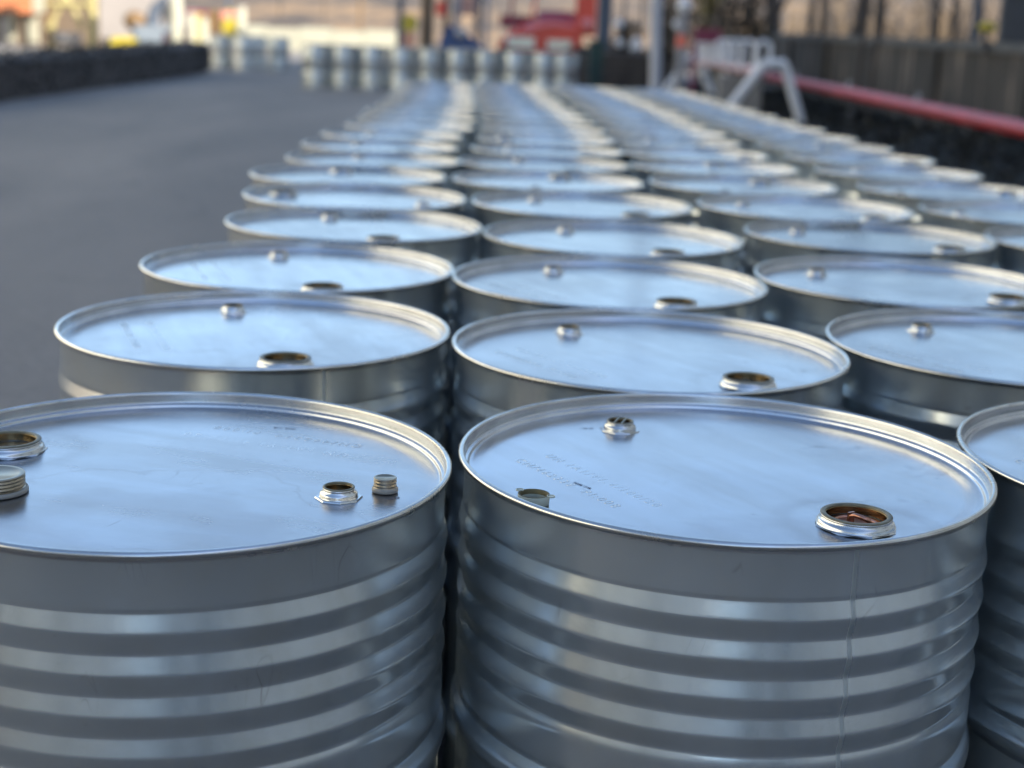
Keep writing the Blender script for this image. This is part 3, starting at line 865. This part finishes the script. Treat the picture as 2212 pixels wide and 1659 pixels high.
# grey machinery
t = thing('grey_compressor', 'blue grey machine with dark motor between the van and the white posts', 'machine', (at(335, 60, 48).x, 48, gz(48)))
b = MB(); b.bbox((-0.62, -0.35, 0.1), (1.05, 0.5, 1.02)); b.build('housing', plain('blue_grey_paint', (0.16, 0.19, 0.23), 0.5, 0, 0.15, 3), t)
b = MB(); b.tube([(-0.1, 0.0, 1.02), (0.0, 0.0, 1.5), (0.35, 0, 1.9)], [0.22, 0.18, 0.10], 12); b.build('exhaust_stack', M['slate'], t)
b = MB(); b.blob((-0.62, 0.0, 1.13), (0.36, 0.3, 0.30), 14, 9); b.build('motor', M['brown'], t)
b = MB(); b.tube([(0.3, 0, 1.0), (0.42, 0, 1.55)], 0.07, 10); b.build('handle', M['darkgrey'], t)
for i, (u, vt, vb, r_, lab) in enumerate([(380, -40, 50, 0.17, 'thick cream post above the blue grey machine'), (414, 22, 118, 0.14, 'short cream post left of the barrier housing'),
                                      (440, 40, 100, 0.13, 'pale grey stub post beside the barrier housing'), (520, 15, 84, 0.16, 'cream post right of the brown barrier housing')]):
    Y = 46
    p = at(u, vt, Y)
    o = thing('cream_post', lab, 'post', (p.x, Y, gz(Y)), 0, 'pale posts at the gateway')
    h = p.z - gz(Y)
    b = MB(); b.tube([(0, 0, 0), (0, 0, h-0.04), (0, 0, h)], [r_, r_, r_*0.8], 14); b.build('shaft', M['creamwall'], o)
    b = MB(); b.tube([(0, 0, h-0.01), (0, 0, h+0.03)], [r_*1.12, r_*1.0], 14); b.build('cap', M['pinkwhite'], o)
# barrier gate: brown housing on a tan stand, red and white arm
Y = 42.5
p = at(466, 42, Y)
t = thing('barrier_gate', 'road barrier with brown housing on a tan stand and red arm', 'barrier', (p.x, Y, gz(Y)))
z_ = lambda v: at(466, v, Y).z - gz(Y)
b = MB(); b.prism([(-0.20, z_(22)), (0.20, z_(22)), (0.17, z_(55)), (0.05, z_(78)), (-0.05, z_(78)), (-0.17, z_(55))], -0.15, 0.15, 'y'); b.build('housing', M['brown'], t)
b = MB(); b.prism([(-0.05, z_(78)-0.003), (0.05, z_(78)-0.003), (0.13, 0), (-0.13, 0)], -0.1, 0.1, 'y'); b.build('stand', M['tan'], t)
b = MB(); b.box((-0.46, -0.19, z_(27)), (0.62, 0.05, 0.09)); b.build('arm', M['maroon'], t)
b = MB(); b.box((0.42, -0.19, z_(32)), (0.46, 0.05, 0.2)); b.build('arm', plain('pink_red_paint', (0.55, 0.22, 0.18), 0.5), t)
# yellow oval signs on dark posts
def sign(label, u, v0, v1, wpx, Y, pu, pw, low=None):
    c = at(u, (v0+v1)/2, Y)
    t = thing('yellow_sign', label, 'sign', (c.x, Y, gz(Y)), 0, 'yellow oval signs on posts')
    hz = abs(at(u, v0, Y).z-at(u, v1, Y).z)/2
    wx = wpx/FPX*Y/2
    b = MB()
    n = 24
    b.prism([(wx*math.cos(2*PI*k/n), c.z-gz(Y)+hz*math.sin(2*PI*k/n)) for k in range(n)], -0.05, -0.02, 'y'); b.build('sign_board', M['yellow'], t)
    px = at(pu, 60, Y).x-c.x
    b = MB(); b.tube([(px, 0.04, 0), (px, 0.04, 4.0)], pw/FPX*Y/2, 10); b.build('post', M['slate'], t)
    if low:
        z1 = at(u, low, Y).z-gz(Y)
        b = MB(); b.bbox((-wx*0.7, -0.03, z1), (wx*0.7, 0.03, c.z-gz(Y)-hz-0.002)); b.build('lower_plate', plain('salmon_paint', (0.5, 0.24, 0.16), 0.6), t)
    return t
sign('bright yellow oval sign on a thin dark post left of the cream wall', 497, 20, 92, 31, 44, 492, 9)
sign('yellow oval sign with salmon plate below on a thick dark post', 885, 30, 70, 33, 42, 864, 15, 108)
# grey and tan gateway posts between the signs and red machine
for i, (u, wpx, mk, lab) in enumerate([(925, 22, 'tan', 'tan gate post between the yellow sign and the blue tarpaulin'), (963, 14, 'darkgrey', 'thin dark gate post left of the blue tarpaulin'),
                                  (985, 16, 'greypaint', 'pale grey gate post above the blue tarpaulin'), (1031, 13, 'slate', 'thin slate post right of the blue tarpaulin'), (1050, 11, 'greypaint', 'thin pale post touching the red machine')]):
    Y = 43 + 0.4*i
    p = at(u, 60, Y)
    o = thing('gate_post', lab, 'post', (p.x, Y, gz(Y)), 0, 'gate posts beyond the drums')
    b = MB(); b.box((0, 0, 1.7), (wpx/FPX*Y, 0.2, 3.4)); b.build('shaft', M[mk], o)
    b = MB(); b.box((0, 0, 0.06), (wpx/FPX*Y*1.5, 0.3, 0.12)); b.build('foot', M['darkgrey'], o)
o = slab('red_lamp_box', 'small red lamp box between the tan and grey gate posts', 'lamp box', 942, 962, 2, 34, 42.5, 0.2, M['redpaint'])
o = slab('pink_panel', 'small faded pink panel above the blue tarpaulin', 'panel', 996, 1024, -8, 32, 43.2, 0.1, plain('faded_pink', (0.36, 0.20, 0.17), 0.7))
# blue tarpaulin heap
Y = 40
c = at(1000, 90, Y)
t = thing('tarpaulin_heap', 'dark blue tarpaulin heap left of the red machine', 'tarpaulin', (c.x, Y, gz(Y)))
b = MB(); hz = at(985, 55, Y).z-gz(Y)
b.prism([(-0.65, 0), (0.75, 0), (0.62, hz*0.55), (0.05, hz*0.88), (-0.32, hz), (-0.55, hz*0.8)], -0.4, 0.5, 'y'); b.build('sheet', M['bluetarp'], t)
b = MB(); b.blob((-0.02, -0.45, hz*0.86), (0.17, 0.1, 0.13), 12, 8, 0.03); b.build('white_bundle', M['greypaint'], t)

# cream wall and drums beyond
Y = 70
a, c = at(505, 60, Y), at(858, 60, Y)
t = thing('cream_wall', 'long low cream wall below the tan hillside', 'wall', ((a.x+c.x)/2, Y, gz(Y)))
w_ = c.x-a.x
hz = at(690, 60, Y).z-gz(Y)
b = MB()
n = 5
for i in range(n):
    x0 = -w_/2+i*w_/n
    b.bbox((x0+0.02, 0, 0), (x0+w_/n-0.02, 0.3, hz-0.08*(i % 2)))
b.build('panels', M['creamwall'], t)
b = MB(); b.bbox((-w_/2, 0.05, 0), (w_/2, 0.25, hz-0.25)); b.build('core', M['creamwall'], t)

# ------------------------------------------------------------------ red loader
def loader():
    Y = 45
    O = at(1190, 60, Y); ox = O.x; oz = gz(Y)
    t = thing('red_loader', 'bright red loader with sloping bonnet and pale headlamps', 'loader', (ox, Y, oz))
    X = lambda u: at(u, 60, Y).x-ox
    Z = lambda v, u=1190: at(u, v, Y).z-oz
    b = MB()
    # bonnet: section in the (x, z) plane, pulled back in y with a taper
    f = [(X(1072), Z(112)), (X(1252), Z(112)), (X(1262), Z(60)), (X(1195), Z(52)), (X(1135), Z(66)), (X(1085), Z(88))]
    bk = [(X(1090), Z(104)), (X(1262), Z(104)), (X(1270), Z(34)), (X(1195), Z(34)), (X(1150), Z(44)), (X(1105), Z(66))]
    n = len(f)
    vs = [(x, 0, z) for x, z in f] + [(x, 1.5, z) for x, z in bk]
    b.add(vs, [tuple(range(n)), tuple(reversed(range(n, 2*n)))] + [(i, i+n, (i+1) % n + n, (i+1) % n) for i in range(n)])
    b.build('bonnet', M['redpaint'], t)
    for u0, u1 in ((1096, 1156), (1184, 1236)):
        b = MB(); b.bbox((X(u0), -0.07, Z(106)), (X(u1), -0.003, Z(82 if u0 < 1150 else 86))); b.build('headlamp', M['headlamp'], t)
    b = MB(); b.bbox((X(1244), 0.3, Z(75)), (X(1288), 1.0, Z(-120))); b.build('mast', M['redpaint'], t)
    b = MB(); b.blob((X(1268), 0.22, Z(48)), (0.16, 0.08, 0.15), 14, 9); b.build('lamp', plain('pink_lens', (0.7, 0.25, 0.25), 0.3), t)
    b = MB(); b.tube([(X(1098), 1.5, Z(70)), (X(1112), 1.5, Z(-100))], 0.05, 8); b.build('cab_post', M['maroon'], t)
    b = MB(); b.bbox((X(1078), 1.4, Z(62)), (X(1160), 1.48, Z(36))); b.build('cab_panel', M['maroon'], t)
    b = MB(); b.tube([(X(1150), 1.5, Z(40)), (X(1165), 1.5, Z(-100))], 0.045, 8); b.build('cab_post', M['redpaint'], t)
    b = MB(); b.bbox((X(1070), 0.6, Z(-100)), (X(1290), 2.2, Z(-110))); b.build('cab_roof', M['redpaint'], t)
    b = MB(); b.bbox((X(1160), 1.3, Z(40)), (X(1244), 1.38, Z(22))); b.build('dashboard', plain('purple_panel', (0.20, 0.06, 0.15), 0.5), t)
    for u in (1092, 1262):
        for y in (0.25, 1.9):
            b = MB(); b.tube([(X(u)-0.16, y, 0.45), (X(u)+0.16, y, 0.45)], 0.45, 22); w = b.build('wheel', M['rubber'], t)
            b = MB(); b.tube([(X(u)-0.17, y, 0.45), (X(u)+0.17, y, 0.45)], 0.2, 16); b.build('hub', M['redpaint'], w)
    b = MB(); b.bbox((X(1085), 0.1, 0.4), (X(1265), 2.0, Z(113))); b.build('chassis', M['darkgrey'], t)
loader()
# slate post, green bin, dark low hedge in the middle distance
t = thing('slate_post', 'wide slate blue steel post right of the red loader', 'post', (at(1305, 60, 40).x, 40, gz(40)))
b = MB(); b.box((0, 0, 2), (30/FPX*40, 0.3, 4)); b.build('shaft', M['slate'], t)
b = MB(); b.box((0, 0, 0.3), (0.75, 0.5, 0.6)); b.build('foot', M['darkgrey'], t)
p = at(1287, 120, 33)
t = thing('green_bin', 'dark green wheeled bin right of the cross row of drums', 'bin', (p.x, 33, gz(33)))
b = MB(); zt = at(1287, 92, 33).z-gz(33)
b.prism([(-0.12, 0.06), (0.12, 0.06), (0.16, zt), (-0.16, zt)], -0.25, 0.25, 'y'); b.build('tub', M['green'], t)
b = MB(); b.box((0, 0, zt+0.03), (0.36, 0.56, 0.05)); b.build('bin_lid', M['green'], t)
for x in (-0.15, 0.15):
    b = MB(); b.tube([(x-0.03, -0.2, 0.08), (x+0.03, -0.2, 0.08)], 0.08, 12); b.build('wheel', M['rubber'], t)

# planting between the drums and the wall
def planting():
    b = MB()
    for i in range(120):
        y = 6 + 34*(i/120.0)
        x0 = 2.55 if y < 18 else 2.0
        b.blob(((x0+6.6)/2+rnd.uniform(-0.1, 0.1), y, gz(y)+(0.10 if y < 19 else 0.0)), ((6.6-x0)/2, 0.3, 0.22 if y < 19 else 0.08), 14, 5, 0.02)
    for i in range(60):
        y = 6 + 34*(i/60.0)
        x0 = 2.45 if y < 18 else 1.9
        b.leaves(((x0+6.7)/2, y, gz(y)+(0.22 if y < 19 else 0.06)), ((6.7-x0)/2, 0.34, 0.20 if y < 19 else 0.05), 420, 0.05, 'box')
    return b.build('planting', M['hedge'])
o = planting(); struct(o, 'stuff')
hedge('low_hedge', 'dark low hedge behind the right end of the drum field', at(1345, 120, 37).x, 36, 39, 2.6, 0.95, 500, 0.06, M['hedge'])

# ------------------------------------------------------------------ red pipe with brackets
t = thing('red_pipe', 'long red steel pipe on brackets running along the right wall', 'pipe', (4.7, 25, 0))
b = MB(); pp = [(0.1, -19, 0.55), (0.06, -10, 0.55), (-0.02, 2, 0.55), (-0.1, 15, 0.55), (-0.15, 25, 0.52)]
b.tube([(x, y, z+gz(y+25)*0.3) for x, y, z in pp], 0.080, 24); b.build('pipe_run', M['redpipe'], t)
for y in (7.5, 10.5, 14.2, 18.5, 22.5, 27, 32, 38):
    z = 0.55+gz(y)*0.3
    b = MB(); b.box((0.10, y-25, (z-0.09+gz(y))/2), (0.07, 0.07, z-0.09-gz(y))); b.build('support', M['darkgrey'], t)
    b = MB(); b.tube([(0.0, y-25+0.02, z+0.0), (0.05, y-25+0.02, z+0.16)], 0.03, 8); b.build('bracket', M['greypaint'], t)

# ------------------------------------------------------------------ wall on the right
t = thing('concrete_wall', 'weathered streaked concrete wall with dark coping on the right', 'wall', (7.2, 27, 0))
b = MB(); b.bbox((0, -22, -0.5), (0.25, 21, 1.165)); b.build('wall_face', M['concrete'], t)
b = MB(); b.bbox((-0.06, -22, 1.168), (0.31, 21, 1.315)); b.build('coping', M['cap'], t)
for y in range(-20, 21, 5):
    b = MB(); b.bbox((-0.10, y-0.12, -0.5), (-0.003, y+0.12, 1.16)); b.build('pilaster', M['concrete'], t)

# ------------------------------------------------------------------ white rack on A-frames
def rack():
    Y0, Y1 = 23.5, 34.0
    a0 = at(1672, 138, Y0)
    t = thing('white_rack', 'white steel rack with hoops on two splayed A-frame stands', 'rack', (a0.x, Y0, gz(Y0)))
    L = Vector(t.location)
    def leg(u0, v0, u1, v1, Y):
        p, q = at(u0, v0, Y), at(u1, v1, Y)
        d = (q-p); k = (gz(Y)-p.z)/d.z
        return p-L, p+d*k-L
    for (Y, lu, lv, l2u, l2v, ru, rv, r2u, r2v, rad) in ((Y0, 1650, 138, 1590, 215, 1694, 138, 1726, 250, 0.072), (Y1, 1492, 120, 1450, 180, 1510, 120, 1528, 180, 0.09)):
        p, f = leg(lu, lv, l2u, l2v, Y); b = MB(); b.tube([p, f], rad, 12); b.build('leg', M['whitepaint'], t)
        p2, f2 = leg(ru, rv, r2u, r2v, Y); b = MB(); b.tube([p2, f2], rad, 12); b.build('leg', M['whitepaint'], t)
        b = MB(); b.tube([p+Vector((-0.02, 0, 0)), p2+Vector((0.02, 0, 0))], rad*1.02, 12); b.build('crosshead', M['whitepaint'], t)
    pa, pb = at(1650, 156, Y0)-L, at(1502, 132, Y1)-L
    b = MB(); b.tube([pa, pb], 0.075, 12); b.build('beam', plain('faded_pink_white', (0.55, 0.36, 0.36), 0.5, 0, 0.2, 3), t)
    n = 9
    for i in range(n):
        k = (i/(n-1))**0.85
        p = pa.lerp(pb, 0.02+0.93*k)
        hh = 0.46; w = 0.10
        pts = [p+Vector((-w, 0, 0)), p+Vector((-w, 0, hh-w))]
        for q in range(1, 6):
            a = PI - PI*q/6
            pts.append(p+Vector((w*math.cos(a), 0, hh-w+w*math.sin(a))))
        pts += [p+Vector((w, 0, hh-w)), p+Vector((w, 0, 0))]
        b = MB(); b.tube(pts, 0.036, 10); b.build('hoop', M['whitepaint'], t)
rack()
t = thing('concrete_block', 'pale grey concrete blocks stacked under the white rack', 'block', (at(1600, 200, 26).x, 26, gz(26)))
for x0, x1 in ((at(1555, 200, 26).x, at(1606, 200, 26).x), (at(1608, 200, 26).x, at(1645, 200, 26).x)):
    b = MB(); b.bbox((x0-t.location.x, 0, 0), (x1-t.location.x, 0.6, at(1600, 165, 26).z-gz(26))); b.build('block_face', M['blockgrey'], t)
# maroon box on post
Y = 30
p = at(1532, 75, Y)
t = thing('hose_cabinet', 'maroon cabinet on a maroon post behind the white rack', 'cabinet', (p.x, Y, gz(Y)))
b = MB(); b.bbox((at(1502, 75, Y).x-p.x, 0, at(1530, 92, Y).z-gz(Y)), (at(1560, 75, Y).x-p.x, 0.3, at(1530, 62, Y).z-gz(Y))); b.build('cabinet_box', M['maroon'], t)
b = MB(); b.box((at(1501, 75, Y).x-p.x-0.0, -0.06, 0.6), (0.10, 0.10, 1.2)); b.build('post', M['maroon'], t)
# pale leaning post
p, q = at(1419, -60, 14), at(1416, 178, 14)
t = thing('pale_post', 'tall pale grey painted post at the right end of the field', 'post', (q.x, 14, gz(14)))
b = MB(); b.tube([(0, 0, 0), (q.x-q.x, 0, q.z-gz(14)), (p.x-q.x, 0, p.z-gz(14)), (p.x-q.x, 0, p.z-gz(14)+1.5)], 0.055, 18); b.build('shaft', M['greypaint'] if False else plain('pale_grey_paint', (0.36, 0.36, 0.39), 0.5, 0, 0.1, 3), t)
b = MB(); b.tube([(0, 0, 0), (0, 0, 0.02)], 0.12, 18); b.build('foot_plate', M['greypaint'], t)
# marker post grey with red band
Y = 26
p = at(1475, 60, Y)
t = thing('marker_post', 'grey marker post with white globe and red band beside the pale post', 'post', (p.x, Y, gz(Y)))
b = MB(); b.tube([(0, 0, 0), (0, 0, at(1475, 10, Y).z-gz(Y))], 0.085, 14); b.build('shaft', plain('mid_grey_paint', (0.20, 0.20, 0.22), 0.5), t)
b = MB(); b.blob((0, -0.02, at(1475, 12, Y).z-gz(Y)), (0.12, 0.12, 0.13), 16, 10); b.build('globe', M['whitepaint'], t)
b = MB(); zc = at(1472, 88, Y).z-gz(Y); b.tube([(0, 0, zc-0.1), (0, 0, zc+0.1)], 0.092, 14); b.build('band', plain('orange_red_band', (0.6, 0.12, 0.08), 0.4), t)

# right top: gate posts and a yellow lamp on the wall
for u, wpx, lab in ((2110, 15, 'thin dark slate post behind the wall left of the yellow lamp'), (2172, 24, 'blue slate post behind the wall right of the yellow lamp')):
    Y = 27
    p = at(u, 50, Y)
    o = thing('steel_post', lab, 'post', (p.x, Y, gz(Y)), 0, 'slate posts behind the right wall')
    b = MB(); b.box((0, 0, 2.5), (wpx/FPX*Y, 0.16, 5)); b.build('shaft', M['slate'] if u < 2150 else plain('blue_slate', (0.11, 0.15, 0.20), 0.5), o)
    b = MB(); b.box((0, 0, 0.05), (0.3, 0.3, 0.1)); b.build('foot', M['darkgrey'], o)
Y = 24
p = at(2132, 60, Y)
t = thing('yellow_lamp', 'low oval yellow lamp sitting on the wall coping', 'lamp', (p.x, Y, 1.318 if False else at(2132, 72, Y).z))
b = MB(); b.blob((0, 0, 0.09), (0.15, 0.1, 0.085), 16, 10); b.build('globe', M['yellow'], t)
b = MB(); b.tube([(0, 0, -0.3), (0, 0, 0.02)], [0.05, 0.05], 16); b.build('base', M['darkgrey'], t)
slab('dark_cladding', 'dark clad structure at the top right edge behind the wall', 'shed', 2192, 2330, -200, None, 25, 0.2, M['darkgrey'])

# ------------------------------------------------------------------ trees
def bare_tree(label, x, y, h, r0, lean=0.0, nb=9, seed=1, twigs=3, group='bare trees behind the wall'):
    rr = random.Random(seed)
    t = thing('bare_tree', label, 'tree', (x, y, gz(y)), 0, group)
    b = MB()
    pts = [Vector((0, 0, 0))]
    for k in range(1, 6):
        pts.append(Vector((lean*h*k/5 + rr.uniform(-.06, .06)*h*0.2, rr.uniform(-.1, .1), h*k/5)))
    b.tube(pts, [r0*(1-0.15*k) for k in range(6)], 9)
    b.build('trunk', M['bark'], t)
    b = MB()
    for i in range(nb):
        k = rr.uniform(0.22, 0.98)
        s = pts[0].lerp(pts[-1], k)
        a = rr.uniform(0, 2*PI)
        L_ = h*rr.uniform(0.18, 0.38)*(1.15-k*0.6)
        d = Vector((math.cos(a)*0.75, math.sin(a)*0.75, rr.uniform(0.35, 1.0))).normalized()
        e = s+d*L_
        rb = r0*0.34*(1.1-k*0.6)
        mid = s.lerp(e, 0.5)+Vector((0, 0, rr.uniform(-.1, .1)*L_))
        b.tube([s, mid, e], [rb, rb*0.6, rb*0.2], 6, False)
        for j in range(twigs):
            q = s.lerp(e, rr.uniform(0.3, 1.0))
            a2 = a+rr.uniform(-1.2, 1.2)
            d2 = Vector((math.cos(a2), math.sin(a2), rr.uniform(-0.1, 1.2))).normalized()
            b.tube([q, q+d2*L_*rr.uniform(0.25, 0.55)], [rb*0.35, rb*0.08], 5, False)
    b.build('crown', M['bark'], t)
    return t
bt = [(1672, 46, 8.5, 0.30, -0.03, 'stout dark bare tree at the near end of the concrete wall'),
      (1752, 42, 8, 0.11, 0.03, 'slim bare tree second from the left behind the wall'),
      (1792, 39, 8, 0.11, -0.05, 'slim bare tree leaning left behind the wall'),
      (1862, 28.5, 6.0, 0.055, 0.02, 'thin bare tree in front of the middle of the wall'),
      (1840, 36, 8, 0.16, 0.08, 'bare tree leaning right behind the middle of the wall'),
      (1905, 33.5, 8, 0.12, -0.04, 'thicker bare tree behind the middle of the wall'),
      (1893, 26.3, 5.0, 0.045, 0.03, 'very thin bare tree between the red pipe and the wall'),
      (2016, 29.5, 7, 0.07, 0.01, 'thin straight bare tree in the pale gap behind the wall'),
      (2060, 28.4, 7.5, 0.06, -0.02, 'bare tree left of the thin slate post')]
for i, (u, Y, h, r0, ln, lab) in enumerate(bt):
    p = at(u, 70, Y)
    bare_tree(lab, p.x, Y, h, r0, ln, 14, 30+i, 4)
def evergreen(label, u, Y, h, rx, seed, base=0.2, mat='leaf', dens=1500, sz=0.07):
    p = at(u, 60, Y)
    rr = random.Random(seed)
    t = thing('evergreen_shrub', label, 'shrub', (p.x, Y, gz(Y)), 0, 'dark shrubs behind the white rack')
    b = MB(); b.tube([(0, 0, 0), (rr.uniform(-.1, .1), 0, h*0.5), (rr.uniform(-.2, .2), 0, h*0.95)], [0.09, 0.06, 0.02], 8)
    for k in range(7):
        a = rr.uniform(0, 6.28); z = h*rr.uniform(0.15, 0.8)
        b.tube([(0, 0, z), (rx*0.8*math.cos(a), rx*0.8*math.sin(a), z+h*0.15)], [0.03, 0.01], 6, False)
    b.build('trunk', M['bark'], t)
    b = MB()
    for k in range(11):
        a = rr.uniform(0, 6.28); q = rr.uniform(0, 0.75)
        b.leaves((rx*q*math.cos(a), rx*q*math.sin(a), h*rr.uniform(base, 0.92)), (rx*0.42, rx*0.42, h*0.16), dens//11, sz)
    b.build('foliage', M[mat], t)
for i, (u, Y, h, rx, lab, mt) in enumerate([(1352, 46, 1.75, 1.0, 'dark loose shrub right of the slate post', 'leaf'), (1448, 42, 3.4, 0.75, 'tall dark shrub between the pale post and marker post', 'leaf'),
                                       (1520, 40, 4.2, 1.0, 'dark shrub above the maroon cabinet', 'leaf'), (1585, 38, 4.2, 1.1, 'dark shrub above the hoops of the rack', 'leaf'),
                                       (1622, 38, 3.6, 0.6, 'dark shrub at the end of the concrete wall', 'leaf'), (1540, 37, 2.6, 0.45, 'ochre leaved bush among the dark shrubs', 'leafy')]):
    evergreen(lab, u, Y, h, rx, 60+i, 0.12, mt, 1000 if mt == 'leaf' else 420, 0.075)
# white discs added as spots of light through gaps in the dark foliage
for i, (u, v, rr_) in enumerate([(1336, 52, 0.13), (1338, 92, 0.12), (1373, 103, 0.16), (1462, 52, 0.11), (1470, 98, 0.11)]):
    Y = 44 if u < 1400 else 38
    p = at(u, v, Y)
    o = thing('white_marker', ['upper white marker disc left of the pale post', 'lower white marker disc left of the pale post', 'tall white marker nearest the pale post on its left',
                               'upper white marker disc right of the pale post', 'lower white marker disc right of the pale post'][i], 'marker', (p.x, Y, gz(Y)), 0, 'white round markers on stakes')
    zc = p.z-gz(Y)
    b = MB(); b.blob((0, -0.06, zc), (rr_, 0.04, rr_*(1.9 if i == 2 else 1.0)), 16, 10); b.build('disc', M['whitepaint'], o)
    b = MB(); b.tube([(0, 0, 0), (0, 0, zc)], 0.025, 8); b.build('stake', M['darkgrey'], o)
# scattered bare trees on the far hillside (thin)
rr = random.Random(5)
hp = [(-34, 118), (-26, 124), (-17, 121), (-9, 127), (-3, 119), (6, 124), (13, 120), (22, 126), (30, 119), (-44, 122), (38, 124)]
for i, (x, y) in enumerate(hp):
    t = bare_tree('%s bare tree from the left along the foot of the hillside' % ORD[i], x, y, rr.uniform(7, 10), 0.16, rr.uniform(-.03, .03), 16, 200+i, 5, 'bare trees along the hillside')
    t.location.z = gz(y)-0.3

# ------------------------------------------------------------------ sunlit winter thicket beyond the wall and behind the gateway
def thicket(name, mat, x0, x1, y0, y1, n, hmin, hmax, rad, sd_):
    rr = random.Random(sd_)
    b = MB()
    for i in range(n):
        x, y = rr.uniform(x0, x1), rr.uniform(y0, y1)
        h = rr.uniform(hmin, hmax)
        z = gz(y)
        p = Vector((x, y, z)); lean = Vector((rr.uniform(-.25, .25), rr.uniform(-.25, .25), 1)).normalized()
        q = p+lean*h*0.55; e = q+Vector((rr.uniform(-.4, .4), rr.uniform(-.4, .4), 1)).normalized()*h*0.45
        b.tube([p, q, e], [rad, rad*0.7, rad*0.2], 4, False)
        for k in range(3):
            s_ = p.lerp(q, rr.uniform(0.5, 1)); b.tube([s_, s_+Vector((rr.uniform(-1, 1), rr.uniform(-1, 1), rr.uniform(0.3, 1.2))).normalized()*h*0.35], [rad*0.5, rad*0.15], 3, False)
    return struct(b.build(name, mat), 'stuff')
M['drystem'] = plain('dry_tan_stem', (0.20, 0.14, 0.085), 0.9, 0, 0.4, 3)
M['greystem'] = plain('grey_stem', (0.075, 0.062, 0.055), 0.9, 0, 0.4, 3)
thicket('dry_thicket', M['drystem'], 9.5, 26, 46, 70, 420, 1.6, 4.0, 0.035, 3)
thicket('bare_thicket', M['greystem'], 9.0, 24, 42, 64, 300, 2.0, 5.0, 0.030, 4)

# busy small pieces at the gateway, far left of centre and around the red loader
pieces = [(606, 5, 36, 8, 88, 'greystem', 'slim grey pole in front of the tan hillside, left of centre'), (700, 4, 30, -40, 84, 'greystem', 'thin pole rising above the middle of the cream wall'),
          (778, 6, 34, -40, 84, 'brown', 'brown pole rising above the right part of the cream wall'), (912, 9, 12, -40, 44.5, 'brown', 'brown pole right of the yellow sign with salmon plate'),
          (1345, 7, 10, -60, 47, 'slate', 'slim dark pole between slate post and pale post'), (1385, 5, 20, -60, 48, 'greystem', 'thin grey pole just left of the pale post'),
          (1560, 8, 10, -60, 47, 'darkgrey', 'dark pole rising above the maroon cabinet'), (1605, 6, 10, -60, 50, 'slate', 'slate pole rising above the hoops of the rack')]
for u, w, vt, vt2, Y, mk, lab in pieces:
    p = at(u, 60, Y)
    o = thing('thin_pole', lab, 'pole', (p.x, Y, gz(Y)), 0, 'thin poles in the distance')
    h = 5.0 if Y < 60 else 7.0
    b = MB(); b.tube([(0, 0, 0), (0.02, 0, h*0.5), (0, 0, h)], [w/FPX*Y/2]*3, 8); b.build('shaft', M[mk], o)
    b = MB(); b.tube([(0, 0, 0), (0, 0, 0.15)], w/FPX*Y*0.9, 8); b.build('footing', M['darkgrey'], o)
